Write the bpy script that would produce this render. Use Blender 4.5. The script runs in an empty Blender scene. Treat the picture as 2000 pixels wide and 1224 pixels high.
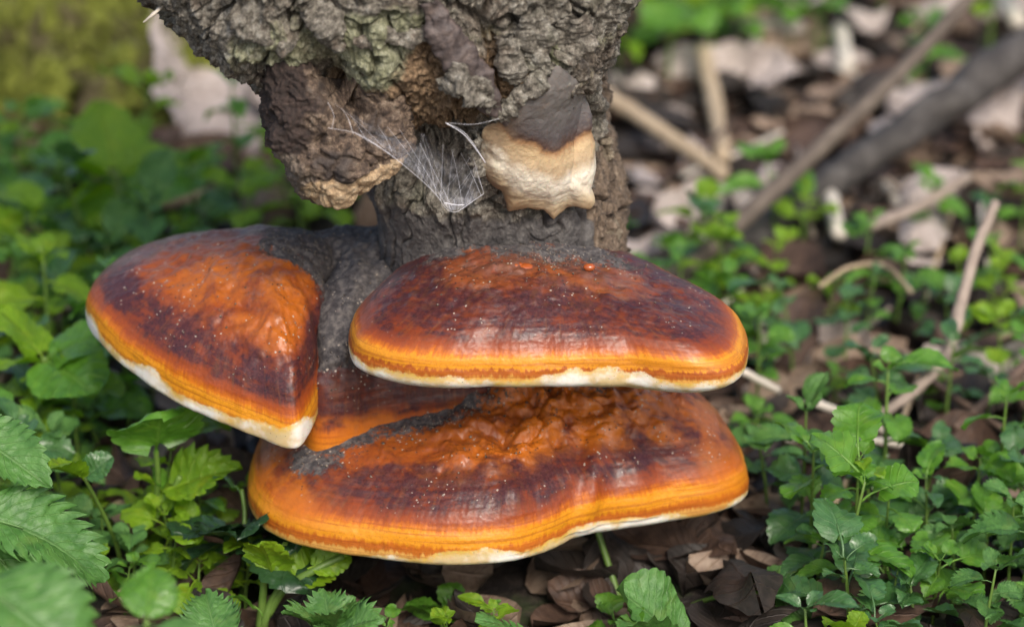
import bpy, math, random
import numpy as np
from mathutils import Vector, Matrix, Quaternion

R = math.radians
scene = bpy.context.scene
COL = scene.collection

# ------------------------------------------------------------------ camera
PITCH, DIST, WFR, ZC = R(24), 1.25, 0.36, 0.14
cp, sp = math.cos(PITCH), math.sin(PITCH)
CAM = np.array([0.0, -DIST * cp, ZC + DIST * sp])
FWD, UPV, RGT = np.array([0, cp, -sp]), np.array([0, sp, cp]), np.array([1.0, 0, 0])
cam_data = bpy.data.cameras.new('camera')
cam = bpy.data.objects.new('camera', cam_data)
COL.objects.link(cam)
cam.location = CAM
cam.rotation_euler = (math.pi / 2 - PITCH, 0, 0)
cam_data.sensor_width = 36.0
cam_data.lens = 36.0 / WFR
cam_data.clip_start, cam_data.clip_end = 0.02, 400.0
cam_data.dof.use_dof = True
cam_data.dof.focus_distance = 1.205
cam_data.dof.aperture_fstop = 5.6
cam_data.dof.aperture_blades = 9
scene.camera = cam

# ------------------------------------------------------------------ world, sun, exposure
SUN_EL, SUN_AZ = R(46), R(160)            # azimuth clockwise from +Y
world = bpy.data.worlds.new('World')
scene.world = world
world.use_nodes = True
wn = world.node_tree.nodes
sky = wn.new('ShaderNodeTexSky')
sky.sky_type = 'NISHITA'
sky.sun_disc = False
sky.sun_elevation, sky.sun_rotation = SUN_EL, SUN_AZ
sky.air_density, sky.dust_density, sky.ozone_density = 1.0, 4.0, 0.6
wn['Background'].inputs[1].default_value = 0.12
world.node_tree.links.new(sky.outputs[0], wn['Background'].inputs[0])
sd = bpy.data.lights.new('sun', 'SUN')
sd.energy, sd.angle, sd.color = 1.5, R(20), (1.0, 0.94, 0.86)
sun = bpy.data.objects.new('sun', sd)
COL.objects.link(sun)
sdir = Vector((math.sin(SUN_AZ) * math.cos(SUN_EL), math.cos(SUN_AZ) * math.cos(SUN_EL), math.sin(SUN_EL)))
sun.rotation_euler = sdir.to_track_quat('Z', 'Y').to_euler()
vs = scene.view_settings
vs.view_transform, vs.look, vs.exposure, vs.gamma = 'Standard', 'None', 0.75, 1.0
vs.use_curve_mapping = False
scene.cycles.use_denoising = True
scene.cycles.max_bounces = 8
scene.cycles.transparent_max_bounces = 12
scene.cycles.sample_clamp_indirect = 6

# ------------------------------------------------------------------ helpers: pixels to places
def ray(px, py):
    return FWD + RGT * ((px - 1000) / 2000 * WFR) + UPV * ((612 - py) / 2000 * WFR)
def at(px, py, Y):
    d = ray(px, py); k = (Y - CAM[1]) / d[1]
    return CAM + d * k
def gnd(px, py, Z=0.012):
    d = ray(px, py); k = (Z - CAM[2]) / d[2]
    return CAM + d * k

# ------------------------------------------------------------------ helpers: noise
def _hash(ix, iy, iz, seed):
    with np.errstate(over='ignore'):
        h = ix.astype(np.uint32) * np.uint32(374761393) + iy.astype(np.uint32) * np.uint32(668265263) \
            + iz.astype(np.uint32) * np.uint32(2147483647) + np.uint32(seed * 974711 + 1)
        h = (h ^ (h >> np.uint32(13))) * np.uint32(1274126177)
        h = (h ^ (h >> np.uint32(16))) * np.uint32(2246822519)
        return h ^ (h >> np.uint32(15))
_G = np.array([[1,1,0],[-1,1,0],[1,-1,0],[-1,-1,0],[1,0,1],[-1,0,1],[1,0,-1],[-1,0,-1],
               [0,1,1],[0,-1,1],[0,1,-1],[0,-1,-1],[1,1,0],[-1,1,0],[0,-1,1],[0,-1,-1]], float)
def pnoise(P, seed=0):
    I = np.floor(P).astype(np.int64); F = P - I
    U = F * F * F * (F * (F * 6 - 15) + 10)
    out = 0
    for dx in (0, 1):
        wx = U[:, 0] if dx else 1 - U[:, 0]
        for dy in (0, 1):
            wy = U[:, 1] if dy else 1 - U[:, 1]
            for dz in (0, 1):
                wz = U[:, 2] if dz else 1 - U[:, 2]
                g = _G[_hash(I[:, 0] + dx, I[:, 1] + dy, I[:, 2] + dz, seed) & np.uint32(15)]
                out = out + wx * wy * wz * (g[:, 0] * (F[:, 0] - dx) + g[:, 1] * (F[:, 1] - dy) + g[:, 2] * (F[:, 2] - dz))
    return out
def fbm(P, octaves=4, seed=0, gain=0.5, ridged=False):
    s, a, f = 0, 1.0, 1.0
    for o in range(octaves):
        n = pnoise(P * f + o * 17.3, seed + o)
        if ridged: n = 1 - 2 * np.abs(n)
        s = s + a * n; a *= gain; f *= 2.03
    return s
def worley(P, seed=0):
    I = np.floor(P).astype(np.int64); f1 = np.full(len(P), 9.0); f2 = np.full(len(P), 9.0); cid = np.zeros(len(P))
    for dx in (-1, 0, 1):
        for dy in (-1, 0, 1):
            for dz in (-1, 0, 1):
                C = I + np.array([dx, dy, dz])
                h = _hash(C[:, 0], C[:, 1], C[:, 2], seed)
                Q = C + np.stack([(h & np.uint32(1023)) / 1023., ((h >> np.uint32(10)) & np.uint32(1023)) / 1023.,
                                  ((h >> np.uint32(20)) & np.uint32(1023)) / 1023.], 1)
                d = np.linalg.norm(P - Q, axis=1)
                c = d < f1
                f2 = np.where(c, f1, np.minimum(f2, d)); cid = np.where(c, (h & np.uint32(255)) / 255., cid)
                f1 = np.where(c, d, f1)
    return f1, f2, cid
def sstep(a, b, x):
    t = np.clip((x - a) / (b - a), 0, 1); return t * t * (3 - 2 * t)

# ------------------------------------------------------------------ helpers: meshes and objects
def mesh(name, V, F, mat=None, attrs=None, smooth=True, vec=None):
    me = bpy.data.meshes.new(name)
    V = np.asarray(V, np.float32); F = np.asarray(F, np.int32)
    me.vertices.add(len(V)); me.vertices.foreach_set('co', V.ravel())
    k = F.shape[1]
    me.loops.add(F.size); me.loops.foreach_set('vertex_index', F.ravel())
    me.polygons.add(len(F)); me.polygons.foreach_set('loop_start', np.arange(0, F.size, k, dtype=np.int32))
    me.update(calc_edges=True)
    me.validate()
    if smooth: me.polygons.foreach_set('use_smooth', np.ones(len(me.polygons), bool))
    for n, a in (attrs or {}).items():
        at_ = me.attributes.new(n, 'FLOAT', 'POINT'); at_.data.foreach_set('value', np.asarray(a, np.float32))
    for n, a in (vec or {}).items():
        at_ = me.attributes.new(n, 'FLOAT_VECTOR', 'POINT'); at_.data.foreach_set('vector', np.asarray(a, np.float32).ravel())
    if mat: me.materials.append(mat)
    return me
def obj(name, me, parent=None, M=None):
    o = bpy.data.objects.new(name, me); COL.objects.link(o)
    if parent: o.parent = parent
    if M is not None: o.matrix_basis = M
    return o
def tag(o, label, cat, group=None):
    o['label'] = label; o['category'] = cat
    if group: o['group'] = group
    return o
def thing(name, label, cat, loc=(0, 0, 0), group=None):
    o = bpy.data.objects.new(name, None); o.empty_display_size = 0.01
    COL.objects.link(o); o.location = loc
    return tag(o, label, cat, group)
def grid_faces(nr, nc, wrap=False):
    r = np.arange(nr - 1)[:, None]; c = np.arange(nc if wrap else nc - 1)[None, :]
    c2 = (c + 1) % nc
    return np.stack([r * nc + c, r * nc + c2, (r + 1) * nc + c2, (r + 1) * nc + c], -1).reshape(-1, 4)
def grid_normals(P):                       # P (nr, nc, 3), wraps in columns
    du = np.roll(P, -1, 1) - np.roll(P, 1, 1)
    dv = np.gradient(P, axis=0)
    n = np.cross(du, dv); n /= np.linalg.norm(n, axis=2, keepdims=True) + 1e-12
    return n
def tube(pts, rad, n=8, sub=6, rough=0.0, seed=0, cap=True):
    pts = np.asarray(pts, float); m = len(pts)
    rad = np.full(m, rad) if np.isscalar(rad) else np.asarray(rad, float)
    if m > 2 and sub > 1:
        P = np.vstack([2 * pts[0] - pts[1], pts, 2 * pts[-1] - pts[-2]]); o = []; ro = []
        for i in range(m - 1):
            a, b, c, d = P[i], P[i + 1], P[i + 2], P[i + 3]
            for k in range(sub):
                t = k / sub
                o.append(0.5 * ((2 * b) + (-a + c) * t + (2 * a - 5 * b + 4 * c - d) * t * t + (-a + 3 * b - 3 * c + d) * t ** 3))
                ro.append(rad[i] * (1 - t) + rad[i + 1] * t)
        o.append(pts[-1]); ro.append(rad[-1]); pts, rad = np.array(o), np.array(ro)
    elif sub > 1:
        t = np.linspace(0, 1, sub + 1)[:, None]; pts = pts[0] * (1 - t) + pts[1] * t; rad = rad[0] * (1 - t[:, 0]) + rad[1] * t[:, 0]
    T = np.gradient(pts, axis=0); T /= np.linalg.norm(T, axis=1, keepdims=True) + 1e-12
    ref = np.array([0, 0, 1.0]) if abs(T[0, 2]) < 0.9 else np.array([1.0, 0, 0])
    A = np.cross(T, ref); A /= np.linalg.norm(A, axis=1, keepdims=True) + 1e-12; B = np.cross(T, A)
    th = np.linspace(0, 2 * np.pi, n, endpoint=False)
    V = pts[:, None] + rad[:, None, None] * (A[:, None] * np.cos(th)[None, :, None] + B[:, None] * np.sin(th)[None, :, None])
    if rough:
        Q = V.reshape(-1, 3); nz = fbm(Q * 0.6 / max(rad.max(), 1e-5), 3, seed).reshape(V.shape[:2])
        V = pts[:, None] + (V - pts[:, None]) * (1 + rough * nz)[..., None]
    V = V.reshape(-1, 3); F = grid_faces(len(pts), n, True)
    if cap:
        k = len(V); V = np.vstack([V, pts[0] - T[0] * rad[0] * .3, pts[-1] + T[-1] * rad[-1] * .3])
        i = np.arange(n); j = (i + 1) % n; b = (len(pts) - 1) * n
        F = np.vstack([F, np.stack([j, i, np.full(n, k), np.full(n, k)], 1), np.stack([b + i, b + j, np.full(n, k + 1), np.full(n, k + 1)], 1)])
    return V, F
def fix_tris(me_name, V, F, mat, **kw):     # F quads where the last two indices may repeat (triangles)
    me = bpy.data.meshes.new(me_name)
    me.from_pydata([tuple(v) for v in V], [], [tuple(f[:3]) if f[2] == f[3] else tuple(f) for f in F.tolist()])
    me.update(); me.polygons.foreach_set('use_smooth', np.ones(len(me.polygons), bool))
    for n, a in kw.get('attrs', {}).items():
        at_ = me.attributes.new(n, 'FLOAT', 'POINT'); at_.data.foreach_set('value', np.asarray(a, np.float32))
    for n, a in kw.get('vec', {}).items():
        at_ = me.attributes.new(n, 'FLOAT_VECTOR', 'POINT'); at_.data.foreach_set('vector', np.asarray(a, np.float32).ravel())
    me.materials.append(mat)
    return me
def join(parts):
    Vs, Fs, n = [], [], 0
    for V, F in parts:
        Vs.append(V); Fs.append(F + n); n += len(V)
    return np.vstack(Vs), np.vstack(Fs)

# ------------------------------------------------------------------ helpers: materials
class NT:
    def __init__(s, name):
        s.mat = bpy.data.materials.new(name); s.mat.use_nodes = True
        s.t = s.mat.node_tree; s.t.nodes.clear(); s._obj = None
        s.out = s.t.nodes.new('ShaderNodeOutputMaterial')
    def n(s, ty, **kw):
        x = s.t.nodes.new(ty)
        for k, v in kw.items(): setattr(x, k, v)
        return x
    def put(s, sock, v):
        if isinstance(v, bpy.types.NodeSocket): s.t.links.new(v, sock)
        elif v is not None:
            if hasattr(sock.default_value, '__len__') and not hasattr(v, '__len__'): v = [v] * len(sock.default_value)
            if hasattr(v, '__len__') and len(v) == 3 and len(sock.default_value) == 4: v = (*v, 1)
            sock.default_value = v
    def m(s, op, a, b=0.0, c=None, clamp=False):
        x = s.n('ShaderNodeMath', operation=op, use_clamp=clamp); s.put(x.inputs[0], a); s.put(x.inputs[1], b)
        if c is not None: s.put(x.inputs[2], c)
        return x.outputs[0]
    def mix(s, f, a, b, blend='MIX'):
        x = s.n('ShaderNodeMix', data_type='RGBA', blend_type=blend); s.put(x.inputs[0], f); s.put(x.inputs[6], a); s.put(x.inputs[7], b)
        return x.outputs[2]
    def ss(s, v, a, b, lo=0.0, hi=1.0):
        x = s.n('ShaderNodeMapRange', interpolation_type='SMOOTHSTEP'); s.put(x.inputs[0], v)
        for i, q in enumerate((a, b, lo, hi)): s.put(x.inputs[i + 1], q)
        return x.outputs[0]
    def attr(s, name):
        x = s.n('ShaderNodeAttribute', attribute_name=name); return x
    def obj(s):
        if s._obj is None: s._obj = s.n('ShaderNodeTexCoord').outputs['Object']
        return s._obj
    def scale(s, v, k):
        x = s.n('ShaderNodeVectorMath', operation='MULTIPLY'); s.put(x.inputs[0], v); s.put(x.inputs[1], k); return x.outputs[0]
    def noise(s, vec, sc, det=4, rough=0.55, dist=0.0):
        x = s.n('ShaderNodeTexNoise'); s.put(x.inputs['Vector'], vec)
        x.inputs['Scale'].default_value = sc; x.inputs['Detail'].default_value = det
        x.inputs['Roughness'].default_value = rough; x.inputs['Distortion'].default_value = dist
        return x.outputs[0]
    def vor(s, vec, sc, feature='F1'):
        x = s.n('ShaderNodeTexVoronoi', feature=feature); s.put(x.inputs['Vector'], vec); x.inputs['Scale'].default_value = sc
        return x
    def ramp(s, f, stops, interp='LINEAR'):
        x = s.n('ShaderNodeValToRGB'); s.put(x.inputs[0], f); e = x.color_ramp.elements; x.color_ramp.interpolation = interp
        while len(e) < len(stops): e.new(0.5)
        for el, (p, c) in zip(e, stops): el.position = p; el.color = (*c, 1) if len(c) == 3 else c
        return x.outputs[0]
    def comb(s, a, b, c=0.0):
        x = s.n('ShaderNodeCombineXYZ')
        for i, q in enumerate((a, b, c)): s.put(x.inputs[i], q)
        return x.outputs[0]
    def bump(s, h, strength=0.3, dist=0.001, nrm=None):
        x = s.n('ShaderNodeBump'); s.put(x.inputs['Height'], h); x.inputs['Strength'].default_value = strength
        x.inputs['Distance'].default_value = dist
        if nrm is not None: s.put(x.inputs['Normal'], nrm)
        return x.outputs[0]
    def bsdf(s, color, rough=0.5, bump=None, coat=None, coat_rough=0.2, spec=None, sss=None, sss_scale=0.003):
        x = s.n('ShaderNodeBsdfPrincipled'); s.put(x.inputs['Base Color'], color); s.put(x.inputs['Roughness'], rough)
        if bump is not None: s.put(x.inputs['Normal'], bump)
        if coat is not None: s.put(x.inputs['Coat Weight'], coat); s.put(x.inputs['Coat Roughness'], coat_rough)
        if spec is not None: s.put(x.inputs['Specular IOR Level'], spec)
        if sss is not None:
            s.put(x.inputs['Subsurface Weight'], sss); x.inputs['Subsurface Scale'].default_value = sss_scale
        return x.outputs[0]
    def done(s, shader):
        s.t.links.new(shader, s.out.inputs[0]); return s.mat

ORANGE, AMBER, RED, MAROON = (.52, .140, .008), (.64, .255, .012), (.24, .042, .010), (.050, .012, .015)
CREAM, WHITE, CRUST = (.55, .42, .22), (.72, .69, .62), (.060, .055, .056)

def cap_material(name, stops, rmax, edge, dark_lo, dark_hi, dark_amt=.55, dark_gain=.20, pale=0.5, seed=0.0):
    """bracket cap: colour zones that follow the growing edge; attributes rim (m), arc (m), crust, warm"""
    t = NT(name)
    rim, arc = t.attr('rim').outputs['Fac'], t.attr('arc').outputs['Fac']
    crust, warm = t.attr('crust').outputs['Fac'], t.attr('warm').outputs['Fac']
    o = t.n('ShaderNodeVectorMath', operation='ADD'); t.put(o.inputs[0], t.obj()); o.inputs[1].default_value = (seed, seed * .7, 0); o = o.outputs[0]
    n1 = t.noise(o, 55, 4, .6); n2 = t.noise(o, 260, 4, .6)
    ra = t.comb(t.m('MULTIPLY', arc, 90), t.m('MULTIPLY', rim, 260), seed)          # stretched along the zones
    rs = t.comb(t.m('MULTIPLY', arc, 620), t.m('MULTIPLY', rim, 60), seed + 3)      # radial streaks
    far = t.ss(rim, .020, .042)
    def blend(a, b):
        return t.m('MULTIPLY_ADD', far, t.m('SUBTRACT', b, a), a)
    nz, ns = blend(t.noise(ra, 1, 5, .62), t.noise(o, 120, 5, .65)), blend(t.noise(rs, 1, 3, .5), t.noise(o, 230, 3, .5))
    rw = t.m('ADD', rim, t.m('MULTIPLY_ADD', t.m('SUBTRACT', n1, .5), t.ss(rim, .006, .03, .0025, .028), t.m('MULTIPLY', t.m('SUBTRACT', ns, .5), .006)))
    band = t.ramp(t.m('DIVIDE', rw, rmax), [(d / 1000 / rmax, c) for d, c in stops])
    # thin growth lines
    lines = blend(t.noise(t.comb(t.m('MULTIPLY', arc, 11), t.m('MULTIPLY', rim, 620), seed), 1, 4, .62), t.noise(o, 300, 4, .6))
    band = t.mix(t.ss(lines, .50, .62, 0, .62), band, t.mix(.7, band, RED))
    fine = t.noise(o, 1100, 4, .75)
    band = t.mix(t.ss(fine, .48, .68, 0, .5), band, t.mix(.55, band, MAROON))
    # dark mottled belt
    belt = t.m('MULTIPLY', t.ss(rw, dark_lo, dark_lo + .006), t.ss(rw, dark_hi + .012, dark_hi))
    big = t.noise(o, 34, 3, .55)
    mot = t.m('MULTIPLY', t.ss(t.m('ADD', t.m('MULTIPLY_ADD', belt, dark_gain, nz), t.m('MULTIPLY_ADD', t.m('SUBTRACT', big, .5), .8, t.m('MULTIPLY', t.m('SUBTRACT', n2, .5), .5))), .52, .84), belt)
    c = t.mix(t.m('MULTIPLY', mot, dark_amt + .35), band, t.mix(t.ss(fine, .35, .65), (.032, .009, .013), (.085, .026, .028)))
    blue = t.noise(o, 420, 3, .6)
    c = t.mix(t.m('MULTIPLY', mot, t.ss(blue, .52, .7, 0, .55)), c, (.016, .014, .021))
    c = t.mix(t.m('MULTIPLY', t.ss(n2, .46, .70, 0, .8), t.ss(rim, .010, .024)), c, t.mix(.6, c, MAROON))
    c = t.mix(t.m('MULTIPLY', t.attr('dull').outputs['Fac'], t.ss(n1, .3, .55, .5, 1)), c, t.ramp(n2, [(.3, (.05, .028, .026)), (.55, (.12, .068, .062)), (.8, (.22, .15, .14))]))
    c = t.mix(t.m('MULTIPLY', warm, t.ss(n1, .34, .58)), c, t.mix(t.ss(n2, .35, .6), ORANGE, (.47, .13, .010)))
    c = t.mix(t.ss(ns, .48, .72, 0, .13), c, t.mix(.5, c, (.62, .26, .04)))
    # greyish bloom on the older part, its soft sheen mixed into the colour
    c = t.mix(t.m('MULTIPLY', t.ss(t.noise(o, 150, 5, .65), .50, .75, 0, pale), t.ss(rim, .025, .06)), c, (.21, .125, .10))
    # crust
    cn = t.noise(o, 130, 6, .7)
    cf = t.ss(t.m('ADD', crust, t.m('MULTIPLY_ADD', t.m('SUBTRACT', cn, .5), 1.3, t.m('MULTIPLY', t.m('SUBTRACT', t.noise(o, 520, 4, .7), .5), .9))), .36, .70)
    cc = t.ramp(t.noise(o, 330, 6, .7), [(.27, (.016, .014, .016)), (.48, (.066, .061, .063)), (.66, (.155, .14, .13)), (.85, (.28, .24, .19))])
    c = t.mix(cf, c, cc)
    # grit
    v = t.vor(o, 420); grit = t.m('MULTIPLY', t.m('LESS_THAN', v.outputs['Distance'], .20), t.m('GREATER_THAN', n1, .52))
    grit = t.m('MULTIPLY', grit, t.ss(rim, .012, .03))
    c = t.mix(t.m('MULTIPLY', grit, .85), c, t.mix(t.m('GREATER_THAN', n2, .5), (.42, .36, .30), (.02, .016, .014)))
    # white growing margin
    jag = t.m('ADD', rim, t.m('MULTIPLY_ADD', t.m('SUBTRACT', t.noise(o, 110, 5, .7), .5), .007, t.m('MULTIPLY', t.m('SUBTRACT', t.noise(o, 24, 2), .5), .022)))
    jag = t.m('SUBTRACT', jag, t.attr('marg').outputs['Fac'])
    wf = t.ss(jag, edge + .0010, edge - .0002)
    stain = t.m('MULTIPLY', t.ss(jag, edge - .0034, edge + .0002), t.ss(n2, .34, .56, .35, 1))
    wc = t.mix(t.ss(t.noise(o, 48, 4), .44, .58), WHITE, CREAM)
    wc = t.mix(t.m('MULTIPLY', stain, .75), wc, (.60, .36, .03))
    v2 = t.vor(o, 520); sp_ = t.m('MULTIPLY', t.m('LESS_THAN', v2.outputs['Distance'], .10), t.m('GREATER_THAN', n1, .5))
    wc = t.mix(t.m('MULTIPLY', sp_, .8), wc, (.05, .04, .03))
    c = t.mix(wf, c, wc)
    rough = t.m('ADD', t.m('MULTIPLY_ADD', n2, .30, .30), t.m('ADD', t.m('MULTIPLY', cf, .45), t.m('MULTIPLY', wf, .28)), clamp=True)
    coat = t.m('MULTIPLY', t.m('SUBTRACT', 1.0, t.m('MAXIMUM', cf, wf)), t.ss(n1, .35, .6, .06, .30))
    h = t.m('ADD', t.m('MULTIPLY', t.noise(o, 1700, 3), .35), t.m('ADD', t.m('MULTIPLY', t.noise(o, 420, 4), .45), t.m('MULTIPLY', lines, .08)))
    h = t.m('ADD', h, t.m('MULTIPLY', cf, t.m('MULTIPLY', cn, 2.2)))
    return t.done(t.bsdf(c, rough, t.bump(h, .24, .0010), coat, .30, spec=.28, sss=t.m('MULTIPLY', wf, .2)))

def leaf_material(name, base, light, nv, trans=.35, rough=.42, coat=0.0, veinc=None, hue=.35):
    t = NT(name)
    a = t.attr('luv').outputs['Vector']; x = t.n('ShaderNodeSeparateXYZ'); t.put(x.inputs[0], a)
    tt, uu = x.outputs[0], t.m('ABSOLUTE', x.outputs[1])
    rnd = t.n('ShaderNodeObjectInfo').outputs['Random']
    ph = t.m('SUBTRACT', t.m('MULTIPLY', tt, nv), t.m('MULTIPLY', uu, nv * .30))
    lat = t.m('ABSOLUTE', t.m('SUBTRACT', t.m('FRACT', ph), .5))
    lat = t.ss(lat, .40, .49)
    mid = t.ss(uu, .06, .015)
    vein = t.m('MAXIMUM', mid, t.m('MULTIPLY', lat, .7))
    o = t.n('ShaderNodeTexCoord').outputs['Object']
    n1, n2 = t.noise(o, 130, 4), t.noise(o, 900, 3)
    c = t.mix(t.ss(n1, .3, .7), base, light)
    c = t.mix(t.ss(t.noise(o, 60, 3), .58, .72, 0, .35), c, (light[0] * 1.5, light[1] * .9, light[2] * .8))
    c = t.mix(t.m('MULTIPLY', rnd, hue), c, t.mix(.6, (light[0] * 1.5, light[1] * 1.12, light[2] * .8), light))
    c = t.mix(t.m('MULTIPLY', vein, .45), c, veinc or (light[0] * 1.6 + .03, light[1] * 1.25 + .03, light[2] * 1.6 + .02))
    h = t.m('SUBTRACT', t.m('MULTIPLY', n2, .5), t.m('MULTIPLY', vein, .9))
    bmp = t.bump(h, .55, .0009)
    b = t.bsdf(c, rough, bmp, coat, .15)
    tr = t.n('ShaderNodeBsdfTranslucent'); t.put(tr.inputs[0], t.mix(.5, c, (light[0] * 2.0, light[1] * 1.9, light[2] * .7)))
    t.put(tr.inputs['Normal'], bmp)
    mx = t.n('ShaderNodeMixShader'); mx.inputs[0].default_value = trans
    t.put(mx.inputs[1], b); t.put(mx.inputs[2], tr.outputs[0])
    return t.done(mx.outputs[0])

def simple_material(name, stops, sc=120, rough=.7, stretch=(1, 1, 1), bs=.5, bd=.001, trans=0, var=.25, det=5, coat=None):
    t = NT(name); v = t.scale(t.obj(), stretch)
    n = t.noise(v, sc, det, .65); c = t.ramp(n, stops)
    rnd = t.n('ShaderNodeObjectInfo').outputs['Random']
    if var: c = t.mix(t.m('MULTIPLY', rnd, var), c, t.mix(.5, c, stops[0][1]))
    sh = t.bsdf(c, rough, t.bump(t.m('ADD', n, t.m('MULTIPLY', t.noise(v, sc * 4, 4), .4)), bs, bd), coat)
    if trans:
        tr = t.n('ShaderNodeBsdfTranslucent'); t.put(tr.inputs[0], c)
        mx = t.n('ShaderNodeMixShader'); mx.inputs[0].default_value = trans
        t.put(mx.inputs[1], sh); t.put(mx.inputs[2], tr.outputs[0]); sh = mx.outputs[0]
    return t.done(sh)

# ================================================================== THE GROUND
def ground_z(x, y):
    P = np.stack([np.atleast_1d(x), np.atleast_1d(y), np.zeros_like(np.atleast_1d(x))], 1)
    near = np.exp(-((P[:, 0] ** 2 + (P[:, 1] - .2) ** 2) / 9.0))
    return (.016 * pnoise(P * 5, 3) + .007 * fbm(P * 22, 3, 5)) * near
def build_ground():
    def axis(n, a, b):
        s = np.linspace(-1, 1, n); return np.sinh(s * a) / np.sinh(a) * b
    ax = axis(340, 6.2, 120)
    X, Y = np.meshgrid(ax, ax + .25)
    x, y = X.ravel(), Y.ravel()
    z = ground_z(x, y)
    t = NT('soil'); o = t.obj()
    n1, n2 = t.noise(o, 22, 6, .65), t.noise(o, 140, 5, .7)
    c = t.ramp(n2, [(.28, (.008, .006, .005)), (.5, (.026, .019, .015)), (.7, (.075, .055, .042)), (.85, (.16, .125, .10))])
    c = t.mix(t.ss(n1, .52, .66, 0, .7), c, t.mix(n2, (.016, .03, .008), (.06, .09, .02)))
    m = t.done(t.bsdf(c, .85, t.bump(t.m('ADD', n2, t.m('MULTIPLY', n1, .5)), .9, .006)))
    o_ = obj('ground', mesh('ground', np.stack([x, y, z], 1), grid_faces(340, 340), m)); o_['kind'] = 'structure'
build_ground()
GZ = lambda x, y: float(ground_z(np.array([x]), np.array([y]))[0])

# ================================================================== THE TREE TRUNK
TR = np.array([  # z, left x, right x, front y, back y
    [-.02, -.060, .055, .030, .150], [.05, -.056, .050, .026, .130], [.10, -.056, .054, .008, .122],
    [.14, -.058, .053, .000, .118], [.17, -.061, .0465, .000, .120], [.20, -.068, .040, -.006, .128],
    [.222, -.082, .0365, -.018, .138], [.2414, -.112, .0385, -.030, .150], [.254, -.127, .045, -.036, .158],
    [.2685, -.145, .0506, -.040, .166], [.30, -.170, .062, -.046, .178], [.36, -.195, .082, -.055, .19],
    [.43, -.205, .09, -.058, .195], [.455, -.19, .075, -.04, .18], [.463, -.12, .02, .03, .12], [.465, -.055, -.05, .074, .078]])  # unseen top closed off low so the trunk shades less ground behind
TE = .72
def trunk_y(x, z):                     # depth of the trunk's face at x, z
    L_, R_, Fy, By = [np.interp(z, TR[:, 0], TR[:, k]) for k in (1, 2, 3, 4)]
    q = np.clip(np.abs(x - (L_ + R_) / 2) / ((R_ - L_) / 2), 0, .985)
    return (Fy + By) / 2 - (By - Fy) / 2 * (1 - q ** (2 / TE)) ** (TE / 2)
def on(px, py, lift=.0):               # point on the trunk's face seen at a pixel, lifted off it
    Y = -.02
    for _ in range(30):
        q = at(px, py, Y); Y = .5 * Y + .5 * (trunk_y(q[0], q[2]) - lift)
    return at(px, py, Y)
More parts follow.
